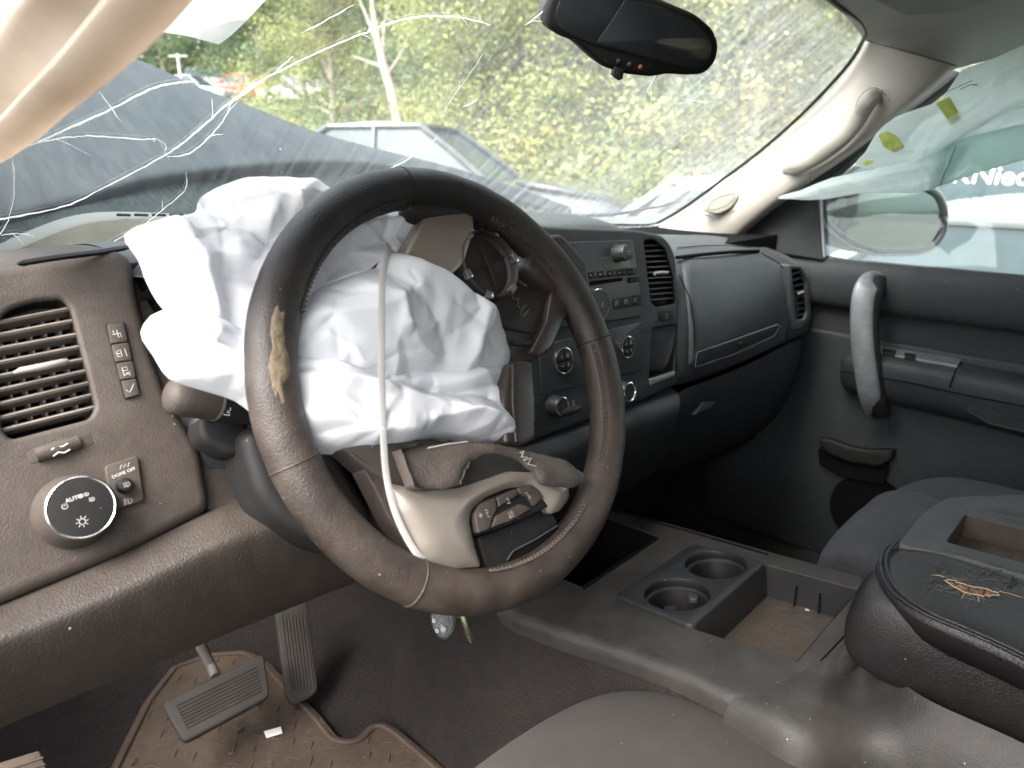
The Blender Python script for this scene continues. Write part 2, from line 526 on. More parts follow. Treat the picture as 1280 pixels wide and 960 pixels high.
M['pillar'] = pbr('beige pillar trim', (.32, .292, .255), .6, (.345, .315, .28), ns=3, dust=.12, dust_col=(.36, .32, .28), dust_scale=12)
M['pillar_line'] = pbr('trim gap', (.10, .09, .08), .8)
M['headliner'] = pbr('grey felt headliner', (.30, .30, .28), .95, (.33, .33, .31), ns=14)
M['rubber'] = pbr('black rubber', (.010, .010, .011), .55)
M['door'] = pbr('charcoal door panel', (.032, .036, .038), .6, (.042, .046, .049), ns=6, grain=.7, grain_scale=600, specks=.03, speck_scale=160, dust=.25, dust_col=(.075, .08, .085), dust_scale=7)
M['door_soft'] = pbr('dark door insert', (.022, .024, .026), .8, grain=.5, sheen=.15, specks=.02)
M['console'] = pbr('dusty console plastic', (.055, .050, .046), .55, (.078, .071, .064), ns=7, grain=.6, grain_scale=620, specks=.08, speck_scale=150, dust=.6, dust_col=(.17, .145, .12), dust_scale=12)
M['console_in'] = pbr('cup holder plastic', (.050, .051, .053), .48, (.066, .067, .068), ns=9, grain=.3, specks=.05, speck_scale=150, dust=.4, dust_col=(.12, .11, .10), dust_scale=15)
M['dirt'] = pbr('dirty tray bottom', (.15, .11, .08), .9, (.10, .07, .05), ns=18, dust=.7, dust_col=(.22, .20, .18), dust_scale=18, specks=.2, speck_scale=200, lump=.3, lump_scale=60)
M['arm_leather'] = pbr('cracked black armrest leather', (.022, .021, .0205), .38, (.029, .029, .030), ns=5, grain=.7, grain_scale=650, specks=.03, speck_scale=170, dust=.5, dust_col=(.06, .05, .045), dust_scale=9)
M['arm_teal'] = pbr('sun faded armrest plastic', (.070, .072, .071), .5, (.09, .092, .09), ns=8, grain=.5, specks=.04, speck_scale=150, dust=.4, dust_col=(.15, .16, .155), dust_scale=14)
M['cloth'] = pbr('brown grey seat cloth', (.066, .050, .040), .95, (.085, .065, .052), ns=10, grain=1, grain_scale=1500, sheen=.06, specks=.08, speck_scale=150, dust=.35, dust_col=(.13, .10, .08), dust_scale=8)
M['cloth_blue'] = pbr('blue grey seat cloth', (.062, .063, .074), .95, (.072, .073, .084), ns=10, grain=1, grain_scale=1500, sheen=.06, dust=.2, dust_col=(.12, .12, .14))
M['cloth_grey'] = pbr('grey seat cloth', (.062, .064, .062), .95, (.075, .078, .076), ns=10, grain=1, grain_scale=1500, sheen=.06)
M['carpet'] = pbr('dark carpet', (.036, .027, .024), 1, (.055, .042, .036), ns=30, grain=1, grain_scale=500, specks=.35, speck_scale=170, speck_col=(.12, .09, .075), dust=.5, dust_col=(.10, .073, .058), dust_scale=8, lump=.6, lump_scale=220)
M['carpet_far'] = pbr('black carpet', (.012, .012, .014), 1, grain=1, grain_scale=500, specks=.1, speck_scale=200, speck_col=(.05, .05, .05), lump=.5, lump_scale=220)
M['mat'] = pbr('muddy rubber floor mat', (.115, .078, .055), .85, (.16, .11, .078), ns=12, dust=.6, dust_col=(.22, .155, .11), dust_scale=16, specks=.15, speck_scale=150, grain=.5, grain_scale=600)
M['pedal'] = pbr('dusty pedal rubber', (.105, .088, .075), .75, (.14, .118, .10), ns=25, dust=.4, dust_col=(.2, .165, .14), dust_scale=30)
M['pedal_steel'] = pbr('pedal arm steel', (.13, .11, .10), .5, metal=.3)
M['glassy'] = pbr('dark mirror glass', (.018, .02, .024), .06, spec=.8)
M['lit_grey'] = pbr('grey display film', (.055, .06, .05), .3)
# ============================================================ cab shell (setting)
def S(o): return tag(o, kind='structure')
# floor pan: slopes up into the foot wells
rows = []
for x in (-.86, -.6, -.35, -.15, .15, .4, .80):
    rows.append([(x, -1.9, -.01), (x, -.6, -.01), (x, .1, -.008), (x, .38, -.008), (x, .58, -.006), (x, .74, -.004), (x, .84, .04), (x, .90, .17), (x, .92, .38), (x, .93, .62)])
S(loft('floor_carpet', rows, M['carpet'], sub=1))
# cab body: roof skin, rear wall
S(mesh('roof_skin', *MB().add([(-.70, -.02, 1.19), (.70, -.02, 1.19), (.70, -1.9, 1.22), (-.70, -1.9, 1.22)], [(0, 1, 2, 3)]).__dict__.values(), M['headliner'], solid=.02))
rw = plate('rear_wall', Fr((0, -1.9, .6), (0, 1, 0), (1, 0, 0)), rnd([(-.8, -.62), (.8, -.62), (.72, .62), (-.72, .62)], .05), M['headliner'], holes=[rnd([(-.55, .12), (.55, .12), (.5, .46), (-.5, .46)], .05)], th=.03)
S(rw)
S(plate('side_sill', Fr((-.80, -.6, -.02), (0, 0, 1), (1, 0, 0)), rnd(rect(0, 0, .1, 2.6), .02), M['dash_brown'], th=.08, r=.01))
S(plate('firewall', Fr((0, .95, .35), (0, -1, 0), (1, 0, 0)), rect(0, 0, 1.6, .75), M['deep'], th=.02, r=0))

# closed rear doors, front hinge pillar side and roof rails of the cab
FSd = Fr((-.87, -1.25, .3), (1, 0, 0), (0, 1, 0))
S(plate('rear_side_wall', FSd, rnd([(-.68, -.4), (.58, -.4), (.58, .55), (.50, .87), (-.60, .87), (-.68, .55)], .04), M['door'], holes=[rnd([(-.55, .40), (.40, .40), (.36, .78), (-.50, .78)], .05)], th=.05, r=.006))
FSp2 = Fr((.80, -1.45, .3), (-1, 0, 0), (0, 1, 0))
S(plate('passenger_rear_side_wall', FSp2, rnd([(-.5, -.4), (.45, -.4), (.45, .55), (.40, .87), (-.42, .87), (-.5, .55)], .04), M['door'], holes=[rnd([(-.38, .40), (.34, .40), (.30, .78), (-.34, .78)], .05)], th=.03, r=.006))
S(plate('hinge_pillar', Fr((-.86, .66, .3), (1, 0, 0), (0, 1, 0)), rect(.06, .02, .50, .80), M['door'], th=.05, r=.006))
S(plate('kick_panel', Fr((.775, .45, .25), (-1, 0, 0), (0, -1, 0)), rect(-.12, .02, .95, .66), M['carpet_far'], th=.02, r=0))
# ============================================================ dashboard
dash = empty('dashboard', 'long dusty charcoal dashboard spanning the cab behind the steering wheel', 'dashboard', (0, .2, .6))
FD = Fr((-.65, .2, .71), (0, -math.cos(.463), math.sin(.463)), (1, 0, 0))       # driver side face
FS = Fr((0, .155, .755), (0, -math.cos(.155), math.sin(.155)), (1, 0, 0))       # centre stack face
# driver bezel
ov = FD.poly([(-170, 352), (-60, 338), (0, 331), (80, 320), (148, 309), (166, 322), (176, 378), (192, 440), (214, 500), (252, 560), (266, 636), (150, 695), (0, 756), (-170, 823)])
vent_hole = rnd(FD.poly([(-22, 425), (10, 386), (45, 375), (78, 373), (88, 384), (120, 508), (113, 523), (14, 549), (4, 538)]), .008)
bez = plate('driver_bezel', FD, rnd(ov, [.01]*4+[.012]+[.01]*8+[.01]), M['dash_brown'], dash, holes=[vent_hole], th=.05, r=.010, rs=4, hr=.004)
# side cheek from bezel to column (darker facet with a groove)
def panel3(name, pts, mat, parent, th=.006, sub=0):
    vs = [Vector(p) for p in pts]
    return mesh(name, vs, [tuple(range(len(vs)))], mat, parent, solid=th, smooth=0)
fk = Fr(FD.p(.10, -.05, -.012), (.12, -math.cos(.463), math.sin(.463)), (1, 0, 0))
plate('bezel_side_panel', fk, rnd(fk.poly([(158, 330), (200, 400), (248, 470), (300, 500), (300, 560), (323, 622), (262, 640), (240, 560), (195, 470)]), .004), M['dash_brown'], dash, th=.03, r=.002)
# air vent in the bezel
def slat_row(parent, fr, left, right, n, h, th, depth, mat, nm='slat', tilt=.3, ext=0):
    """slats between two pixel edge lines ((x0,y0),(x1,y1)) top to bottom"""
    for i in range(n):
        t = (i+.5)/n
        a = fr.px(left[0][0]+(left[1][0]-left[0][0])*t, left[0][1]+(left[1][1]-left[0][1])*t, h)
        b = fr.px(right[0][0]+(right[1][0]-right[0][0])*t, right[0][1]+(right[1][1]-right[0][1])*t, h)
        mb = MB()
        A0, B0 = fr.p(a[0]-ext, a[1], h), fr.p(b[0]+ext, b[1], h)
        back = -fr.n*depth + fr.v*(depth*tilt)
        dv = fr.v*th
        V = [A0-dv/2, B0-dv/2, B0+dv/2, A0+dv/2, A0-dv/2+back, B0-dv/2+back, B0+dv/2+back, A0+dv/2+back]
        front = [(A0+fr.n*th*.4), (B0+fr.n*th*.4)]
        V += front
        mb.add(V, [(0, 1, 9, 8), (8, 9, 2, 3), (4, 7, 6, 5), (0, 4, 5, 1), (3, 2, 6, 7), (0, 8, 3, 7, 4), (1, 5, 6, 2, 9)])
        mb.out(nm, mat, parent, smooth=0)
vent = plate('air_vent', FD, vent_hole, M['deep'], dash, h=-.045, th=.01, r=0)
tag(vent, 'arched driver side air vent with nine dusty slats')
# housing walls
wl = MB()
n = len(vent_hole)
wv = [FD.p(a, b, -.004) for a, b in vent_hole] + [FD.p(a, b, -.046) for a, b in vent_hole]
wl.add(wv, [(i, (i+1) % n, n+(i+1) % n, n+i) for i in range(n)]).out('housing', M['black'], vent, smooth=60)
for (x0, y0), (x1, y1) in [((2, 402), (85, 386)), ((-4, 419), (90, 401)), ((-8, 437), (96, 418)), ((-10, 455), (101, 433)), ((-8, 489), (106, 464)), ((-10, 472), (105, 449)), ((-5, 506), (109, 479)), ((1, 522), (113, 494)), ((6, 537), (118, 509))]:
    mb = MB()
    h = -.006
    A, B = FD.P(x0, y0, h), FD.P(x1, y1, h)
    ex = (B-A).normalized()*.002
    A -= ex; B += ex
    bk = -FD.n*.014 - FD.v*.003
    mb.add([A-FD.v*.0016, B-FD.v*.0016, B+FD.v*.0016, A+FD.v*.0016, A+bk, B+bk, A+FD.n*.0015, B+FD.n*.0015],
           [(0, 1, 7, 6), (6, 7, 2, 3), (0, 4, 5, 1), (3, 2, 5, 4), (0, 6, 3, 4), (1, 5, 2, 7)])
    mb.out('slat', M['slat'], vent, smooth=0)
for k in range(6):
    x0, x1 = 2+k*19-6, 22+k*19
    mb = MB()
    A, B = FD.P(x0, 398, -.022), FD.P(x1, 534-k*5, -.022)
    w = FD.u*.0008; bk = -FD.n*.018
    mb.add([A-w, A+w, B+w, B-w, A-w+bk, A+w+bk, B+w+bk, B-w+bk], [(0, 1, 2, 3), (4, 7, 6, 5), (0, 3, 7, 4), (1, 5, 6, 2), (0, 4, 5, 1), (3, 2, 6, 7)])
    mb.out('vane', M['slat'], vent, smooth=0)
tube('vent_tab', [FD.P(18, 466, .002), FD.P(26, 463, .004), FD.P(50, 459, .006), FD.P(78, 453, .005), FD.P(84, 451, .003)], [.0015, .0032, .0038, .0038, .002], M['vent_tab'], vent, n=10, flat=(1, .8))
# switch column
FDs = Fr(FD.p(0, 0, 0), FD.n, FD.u)
sws = [((133, 406), (154, 404), (159, 428), (138, 431)), ((139, 432), (160, 429), (164, 451), (144, 454)), ((145, 455), (165, 452), (169, 473), (150, 476)), ((151, 477), (169, 474), (174, 494), (157, 499))]
swo = rnd(FD.poly([(130, 405), (156, 402), (176, 494), (155, 501)]), .003)
swf = plate('switch_panel', FD, swo, M['black'], dash, h=.0006, th=.002, r=.0004)
for i, q in enumerate(sws):
    b = plate('switch', FD, rnd(FD.poly(q), .0018), M['dash_brown'], swf, h=.0032, th=.005, r=.001, rs=2)
    cx = sum(p[0] for p in q)/4; cy = sum(p[1] for p in q)/4
    a, bb = FD.px(cx, cy, .0034)
    s = .0035
    if i == 3: ln = [[(a-s, bb), (a-s*.3, bb-s*.8), (a+s*1.2, bb+s*1.1)]]
    elif i == 0: ln = [[(a-s*.6, bb+s), (a-s*.6, bb+.2*s)], [(a+s*.2, bb+s), (a+s*.2, bb-s)], [(a-s, bb), (a+s, bb)], [(a+s*.8, bb-s*.3), (a+s*.8, bb-s)]]
    elif i == 1: ln = [[(a-s, bb-s*.7), (a-s, bb+s*.5), (a, bb+s*.9), (a, bb-s*.7), (a-s, bb-s*.7)], [(a+s, bb+s), (a+s, bb-s)], [(a-s, bb), (a, bb)]]
    else: ln = [[(a-s*.6, bb-s), (a-s*.6, bb+s), (a+s*.5, bb+s), (a+s*.5, bb+s*.2), (a-s*.6, bb+s*.2)], [(a, bb-s*.3), (a+s*.8, bb-s*1.1)], [(a-s*.6, bb-s), (a+s*.9, bb-s*.3)]]
    marks('icon', FD, ln, .0034, .00045, M['print'], swf)
# vent thumb wheel
FDa = FD
ow = rnd(FD.poly([(33, 565), (112, 541), (117, 555), (38, 580)]), .002)
tw = plate('vent_thumbwheel', FD, ow, M['dash_brown'], dash, h=.0004, th=.001, r=.0002)
tube('roller', [FD.P(45, 569, .001), FD.P(70, 562, .003), FD.P(98, 553, .001)], [.0046, .0052, .0046], M['dash_brown'], tw, n=14, flat=(1, 1.25))
a, b = FD.px(76, 561, .009)
marks('icon', FD, [[(a-.006, b+.001), (a-.002, b+.003), (a+.002, b+.0015), (a+.006, b+.003)], [(a-.006, b-.004), (a-.002, b-.002), (a+.002, b-.0035), (a+.006, b-.002)]], .0078, .0008, M['print'], tw)
# headlight knob
a, b = FD.px(102, 634, .028)
kn = lathe('headlight_knob', FD, a, b, [(.0290, -.001), (.0285, .004), (.0265, .012), (.0252, .022), (.0246, .0262), (.0236, .0275)], M['dash_brown'], dash, n=48)
lathe('bezel_ring', FD, a, b, [(.0236, .0265), (.0234, .0280), (.0228, .0284), (.0221, .0280), (.0219, .0265)], M['chrome'], kn, n=48, cap=False)
lathe('knob_face', FD, a, b, [(.0219, .025), (.0217, .0278), (.020, .0281)], M['black'], kn, n=48)
tx = .0284
text('lettering', 'AUTO', FD, *FD.px(93, 623, tx), tx, .0043, M['print'], kn, rot=.05)
def icon_power(cx, cy, s):
    arc = [(cx+s*math.cos(t), cy+s*math.sin(t)) for t in [R(120+300*i/10) for i in range(11)]]
    return [arc, [(cx, cy+s*1.1), (cx, cy)]]
def icon_lamp(cx, cy, s, flip=1):
    d = [(cx, cy-s), (cx, cy+s), (cx+flip*s*.9, cy+s*.6), (cx+flip*s*1.1, cy), (cx+flip*s*.9, cy-s*.6), (cx, cy-s)]
    return [d]+[[(cx-flip*s*.4, cy+k*s*.6), (cx-flip*s*1.3, cy+k*s*.8)] for k in (-1, 0, 1)]
L = icon_power(*FD.px(81, 633, tx), .0019)
c1 = FD.px(104, 619, tx); L += icon_lamp(c1[0]-.0022, c1[1], .0013, -1)+icon_lamp(c1[0]+.0022, c1[1], .0013, 1)
L += icon_lamp(*FD.px(115, 624, tx), .0015)
sx, sy = FD.px(103, 652, tx)
L += [[(sx+.0022*math.cos(t), sy+.0022*math.sin(t)) for t in [R(36*i) for i in range(11)]]] + [[(sx+.003*math.cos(R(45*i)), sy+.003*math.sin(R(45*i))), (sx+.0043*math.cos(R(45*i)), sy+.0043*math.sin(R(45*i)))] for i in range(8)]
marks('icon', FD, L, tx, .00035, M['print'], kn)
a2, b2 = FD.px(88, 611, .023)
# dimmer panel
dp = plate('dimmer_panel', FD, rnd(FD.poly([(130, 583), (171, 570), (179, 626), (139, 640)]), .003), M['dash_brown'], dash, h=.004, th=.008, r=.0012)
a, b = FD.px(157, 606, .010)
lathe('dimmer_knob', FD, a, b, [(.0063, .003), (.0061, .009), (.0052, .0112), (.004, .0118)], M['black'], dp, n=24)
text('lettering', 'DOME OFF', FD, *FD.px(155, 591, .0044), .0043, .0038, M['print'], dp, rot=.12)
a, b = FD.px(156, 583, .0042)
L = [[(a-.004, b-.001), (a-.002, b+.002), (a-.001, b-.001), (a+.001, b+.002), (a+.002, b-.001), (a+.004, b+.002)]]
a, b = FD.px(159, 627, .0042)
L += icon_lamp(a+.001, b, .0024) + [[(a-.001, b+.003), (a-.003, b-.003)]]
marks('icon', FD, L, .0042, .0004, M['print'], dp)
marks('icon', FD, icon_lamp(*FD.px(158.5, 605.5, .0119), .002), .0119, .0003, M['print'], dp)

# ---- knee panel under the bezel
def kp(px, py, y): return at_axis(px, py, 1, y)
cols = []
seam = [(-170, 823), (-90, 792), (0, 758), (75, 727), (150, 696), (210, 667), (265, 640), (320, 622), (400, 606), (520, 585), (620, 575)]
crest = [(-170, 850), (-90, 822), (0, 792), (75, 765), (150, 733), (210, 705), (265, 676), (320, 655), (400, 640), (500, 628), (620, 612)]
mid = [(-170, 925), (-90, 895), (0, 850), (75, 823), (150, 793), (215, 765), (275, 738), (330, 712), (405, 684), (510, 662), (630, 640)]
bot = [(-170, 1000), (-90, 957), (0, 914), (75, 883), (150, 852), (225, 822), (300, 790), (370, 762), (440, 733), (540, 700), (650, 668)]
ys = lambda i, y: y
rws = []
yy = [.133]*11
rws.append([kp(*p, .165) for p in [(x, y-14) for x, y in seam]])
rws.append([kp(*p, .131) for p in seam])
rws.append([kp(x, y+3, .122) for x, y in seam])
rws.append([kp(*p, .096) for p in crest])
rws.append([kp(x, y+12, .090) for x, y in crest])
rws.append([kp(*p, .094) for p in mid])
rws.append([kp(*p, .112) for p in bot])
rws.append([kp(x+2, y-1, .135) for x, y in bot])
rws.append([Vector(kp(*p, .112))+Vector((0, .14, .03)) for p in bot])
loft('knee_panel', rws, M['knee'], dash, sub=2)

# ---- dash body, top pad, cluster hood
def profile_strip(name, xs, prof, mat, par, sub=2, **k):
    return loft(name, [[(x, y, z) for (y, z) in (prof(x) if callable(prof) else prof)] for x in xs], mat, par, sub=sub, **k)
def top_prof(x):
    t = max(0, min(1, (x+.2)/.9))
    zf = .782-.045*max(0, (x-.15)/.55) if x > .15 else .782
    yb = .60 - .12*(x/.75)**2
    q = .05 if x < -.55 else 0
    if x > .19: q = .075; zf = .740-.085*(x-.2)
    return [(.215+q, zf-.035), (.218+q, zf-.012), (.232+q, zf), (.30+q*.5, zf+.006), (.40, zf+.002), (yb-.03, zf-.02), (yb+.02, zf-.035)]
profile_strip('driver_top_pad', [-.84, -.75, -.65, -.575, -.556], [(.245, .74), (.250, .772), (.262, .783), (.30, .788), (.40, .784), (.50, .765), (.53, .75)], M['dash_brown'], dash)
profile_strip('top_pad', [-.553, -.45, -.3, -.15, 0, .15, .3, .45, .58, .66], top_prof, M['dash_grey'], dash)
# cluster hood behind wheel
box_mb(mb := MB(), (.27, .48, .48), .92, .50, .46); mb.out('dash_filler', M['deep'], dash, smooth=0)  # unseen dark filler boxes added to stop light leaking through dash gaps
box_mb(mb := MB(), (.06, .30, .46), .44, .20, .44); mb.out('stack_filler', M['deep'], dash, smooth=0)
profile_strip('cluster_hood', [-.556, -.553, -.54, -.50, -.45, -.30, -.24, -.205, -.192, -.19], lambda x: [(.30, .74), (.25, .795 if -.55 < x < -.2 else .77), (.17, .80 if -.55 < x < -.2 else .77), (.145, .79 if -.55 < x < -.2 else .765), (.15, .772), (.20, .765), (.24, .74)], M['dash_black'], dash, sub=2)
FC = Fr((-.37, .235, .68), (0, -1, .25), (1, 0, 0))
plate('cluster_face', FC, rect(0, 0, .36, .2), M['black'], dash, th=.02, r=.004)
FLp = Fr((-.37, .16, .60), (0, -1, .1), (1, 0, 0))
plate('column_surround', FLp, rnd(rect(.0, 0, .36, .10), .02), M['dash_black'], dash, th=.05, r=.01)
# centre stack
so = FS.poly([(660, 280), (700, 283), (798, 287), (832, 294), (846, 318), (849, 400), (846, 440), (849, 480), (800, 503), (740, 525), (655, 557), (640, 540), (640, 300)])
vh = rnd(FS.poly([(805, 301), (817, 299), (832, 311), (842, 345), (845, 379), (820, 384), (814, 378)]), .004)
ph = rnd(FS.poly([(816, 410), (847, 405), (842, 464), (812, 473)]), .003)
st = plate('center_stack', FS, rnd(so, [.01, .01, .02, .025, .02, .01, .01, .01, .01, .01, .01, .01, .01]), M['dash_black'], dash, holes=[vh, ph], th=.13, r=.006, rs=4, hr=.002)
def hole_walls(nm, fr, hole, d, mat, par, top=-.001):
    hole = inset(hole, .0006)
    n = len(hole)
    V = [fr.p(a, b, top) for a, b in hole]+[fr.p(a, b, -d) for a, b in hole]
    F = [(i, (i+1) % n, n+(i+1) % n, n+i) for i in range(n)]+[tuple(n+i for i in range(n))]
    return mesh(nm, V, F, mat, par, smooth=60)
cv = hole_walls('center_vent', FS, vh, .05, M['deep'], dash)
tag(cv, 'tall black center air vent right of the radio')
for i in range(11):
    t = (i+.7)/11.4
    x0 = 804+ (812-804)*t; x1 = [826, 833, 838, 841, 843, 844, 845, 846, 846, 846, 846][i]
    y0 = 303+(380-303)*t; y1 = y0-1-2*t
    mb = MB(); h = -.004
    A, B = FS.P(x0, y0, h), FS.P(x1, y1, h); bk = -FS.n*.012+FS.v*.004
    mb.add([A-FS.v*.001, B-FS.v*.001, B+FS.v*.0012, A+FS.v*.0012, A+bk, B+bk, A+FS.n*.001, B+FS.n*.001], [(0, 1, 7, 6), (6, 7, 2, 3), (0, 4, 5, 1), (3, 2, 5, 4), (0, 6, 3, 4), (1, 5, 2, 7)])
    mb.out('slat', M['slat_dark'], cv, smooth=0)
tube('vent_tab', [FS.P(818, 342, .001), FS.P(826, 341, .003), FS.P(834, 341, .002)], .0028, M['vent_tab'], cv, n=8)
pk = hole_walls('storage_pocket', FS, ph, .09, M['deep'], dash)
plate('pocket_lip', FS, rnd(FS.poly([(811, 474), (842, 464), (841, 470), (812, 481)]), .001), M['silver_door'], pk, h=.003, th=.006, r=.001)
hl = plate('hazard_thumbwheel', FS, rnd(FS.poly([(824, 389), (840, 387), (841, 399), (825, 401)]), .002), M['black'], dash, h=.002, th=.004, r=.0006)
a, b = FS.px(833, 394, .0024)
marks('icon', FS, [[(a-.002, b+.004), (a-.002, b+.001), (a+.001, b+.001)], [(a+.002, b+.004), (a+.002, b)], [(a-.002, b-.002), (a+.003, b-.002), (a+.003, b-.005), (a-.002, b-.005)]], .0024, .0005, M['print'], hl)
# radio
rad = plate('radio', FS, rnd(FS.poly([(655, 305), (789, 300), (797, 355), (799, 396), (690, 412), (655, 416)]), .003), M['radio'], dash, h=.0035, th=.01, r=.0012)
plate('display', FS, rnd(FS.poly([(748, 322), (783, 320), (784, 335), (753, 337)]), .001), M['lit_grey'], rad, h=.0039, th=.001, r=.0002)
marks('trim_line', FS, [[FS.px(700, 304, .0036), FS.px(786, 301, .0036)]], .0036, .0005, M['slat_dark'], rad)
def round_knob(nm, px, py, r, hgt, par, ring=True, face=True, fr=FS, mt='radio'):
    a, b = fr.px(px, py, hgt)
    k = lathe(nm, fr, a, b, [(r*1.12, .002), (r*1.1, .005), (r, .006), (r*.97, hgt*.9), (r*.9, hgt)], M[mt], par, n=36)
    if ring: lathe('knob_ring', fr, a, b, [(r*1.0, hgt*.86), (r*1.01, hgt*.97), (r*.95, hgt*1.04), (r*.88, hgt*.98)], M['chrome'], par, n=36, cap=False)
    return a, b
round_knob('volume_knob', 784, 316, .0115, .022, rad, ring=False)
a, b = FS.px(786, 316, .022)
lathe('knob_cap', FS, a, b, [(.0098, .021), (.0098, .0225), (.009, .0228)], M['slat_dark'], rad, n=30)
marks('icon', FS, [[(a+.003*math.cos(t), b+.003*math.sin(t)) for t in [R(40*i) for i in range(9)]]], .0232, .0004, M['print'], rad)
# preset buttons
for i in range(7):
    x0 = 709+i*12.0; x1 = x0+11
    y = 346-(x0-709)*.085
    q = FS.poly([(x0, y-4), (x1, y-5), (x1+.6, y+4), (x0+.6, y+5)])
    plate('preset_button', FS, rnd(q, .001), M['black'], rad, h=.0058, th=.003, r=.0008, rs=2)
    c = FS.px((x0+x1)/2, y, .006)
    marks('icon', FS, [[(c[0]-.002, c[1]), (c[0]+.002, c[1])]], .006, .0005, M['print'], rad)
    e = FS.px(x1+.3, y-1, .006)
    marks('icon', FS, [[(e[0], e[1]+.003), (e[0], e[1]-.002)]], .006, .0004, M['print'], rad)
plate('cd_slot', FS, rnd(FS.poly([(706, 355), (775, 347), (776, 351), (707, 362)]), .0008), M['deep'], rad, h=.0042, th=.002, r=.0003)
plate('eject_button', FS, rnd(FS.poly([(783, 347), (795, 345), (796, 352), (784, 354)]), .001), M['black'], rad, h=.006, th=.003, r=.0008)
a, b = FS.px(790, 349.5, .0062); marks('icon', FS, [[(a-.003, b-.001), (a+.003, b-.001), (a, b+.002), (a-.003, b-.001)]], .0062, .0004, M['slat'], rad)
round_knob('tuning_knob', 749.5, 381, .0215, .018, rad)
a, b = FS.px(753, 381, .018)
marks('icon', FS, [[(a+.002*math.cos(t), b+.003*math.sin(t)) for t in [R(40*i) for i in range(10)]]], .0186, .0004, M['print'], rad)
for i in range(3):
    x0 = 765+i*11.5; y = 380-i*1.8
    q = FS.poly([(x0, y-7), (x0+10.5, y-8.5), (x0+11, y+5), (x0+.5, y+6.5)])
    plate('menu_button', FS, rnd(q, .001), M['black'], rad, h=.0058, th=.003, r=.0008, rs=2)
    a, b = FS.px(x0+5, y-1, .006); s = .0022
    marks('icon', FS, [[(a-s, b+s), (a+s, b+s)], [(a-s, b), (a+s, b)], [(a-s, b-s), (a+.5*s, b-s)], [(a+2.1*s, b+1.6*s), (a+2.1*s, b-1.6*s)]], .006, .0004, M['print'], rad)
# climate panel
clp = plate('climate_panel', FS, rnd(FS.poly([(672, 432), (800, 402), (801, 463), (676, 494)]), .003), M['radio'], dash, h=.003, th=.008, r=.001)
for (cx, cy) in ((706, 451), (785.5, 434)):
    a, b = FS.px(cx, cy, .006)
    r = .0165 if cx < 750 else .0150
    lathe('button_ring', FS, a, b, [(r*1.07, .003), (r*1.07, .0062), (r, .0068), (r*.93, .006), (r*.93, .003)], M['chrome'], clp, n=40, cap=False)
    for k in range(4):
        an = R(45+90*k); g = .0006
        pts = [(a+g*math.sqrt(2)*math.cos(an), b+g*math.sqrt(2)*math.sin(an))]
        arc = [(a+r*.9*math.cos(an+R(t)), b+r*.9*math.sin(an+R(t))) for t in (-41, -25, 0, 25, 41)]
        plate('round_button', FS, pts+arc, M['black'], clp, h=.0068, th=.004, r=.0006, rs=2)
        c = (a+r*.5*math.cos(an), b+r*.5*math.sin(an)); s = r*.17
        ic = [[(c[0]-s, c[1]), (c[0]+s, c[1])]] + ([[(c[0], c[1]-s), (c[0], c[1]+s)]] if k != 2 else []) + ([[(c[0]-s, c[1]-s), (c[0]-s, c[1]+s), (c[0]+s, c[1]+s), (c[0]+s, c[1]-s)]] if k == 0 else [])
        marks('icon', FS, ic, .007, .00035, M['print'], clp)
a, b = FS.px(763, 421, .0035)
marks('icon', FS, [[(a-.004, b), (a-.001, b+.003), (a+.003, b+.002), (a+.003, b-.001), (a-.004, b)]], .0035, .0004, M['print'], clp)
def wknob(nm, px, py, r):
    a, b = FS.px(px, py, .018)
    k = lathe(nm, FS, a, b, [(r*1.1, -.002), (r*1.06, .006), (r, .016), (r*.92, .018)], M['radio'], dash, n=36)
    lathe('knob_ring', FS, a, b, [(r*.98, .0165), (r*.97, .019), (r*.9, .0195), (r*.84, .018)], M['chrome'], k, n=36, cap=False)
    return k
wknob('power_socket', 703, 508, .0125); wknob('transfer_knob', 787, 490, .0145)
a, b = FS.px(717, 504, .001); marks('icon', FS, [[(a, b+.004), (a+.002, b+.001), (a, b-.001), (a-.002, b+.001), (a, b+.004)], [(a-.003, b-.003), (a+.003, b-.003)], [(a, b-.001), (a, b-.005)]], .001, .0005, M['print'], clp)
tube('socket_lid', [FS.P(700, 518, .016), FS.P(712, 514, .02), FS.P(724, 510, .014)], [.004, .006, .004], M['black'], clp, n=8)

# small pod left of radio
FCp = Fr(FS.p(0, 0, .02), FS.n, FS.u)
plate('trim_wing', FCp, rnd(FCp.poly([(683, 293), (690, 292), (703, 305), (704, 314), (696, 320), (676, 300)]), .004), M['black'], dash, th=.03, r=.004)

# ---- passenger side: airbag cover, glove box, rim
def pdash(px, py, y, x=None): return at_axis(px, py, 1, y)
xs_top = [(832, 297), (868, 296), (905, 300), (945, 309), (978, 322), (1000, 342), (1011, 366)]
def PX(lst, y): return [at_axis(px, py, 1, yy) for (px, py), yy in zip(lst, y)]
NY = 9
def interp(lst, n=NY):
    c = catmull([Vector((a, b, 0)) for a, b in lst], 8); m = len(c)-1
    L2 = [0]
    for i in range(m): L2.append(L2[-1]+(c[i+1]-c[i]).length)
    out = []; j = 0
    for k in range(n):
        t = L2[-1]*k/(n-1)
        while j < m-1 and L2[j+1] < t: j += 1
        u = (t-L2[j])/max(1e-9, (L2[j+1]-L2[j])); out.append(c[j].lerp(c[j+1], min(1, u)))
    return [(v.x, v.y) for v in out]
def ycurve(y0, y1, n=NY, e=3): return [y0+(y1-y0)*(k/(n-1))**e for k in range(n)]
rA = interp([(830, 296), (868, 293), (910, 297), (955, 308), (990, 322), (1006, 335)])   # rear top edge
rB = interp([(838, 306), (872, 304), (912, 308), (950, 317), (988, 334), (1010, 352)])
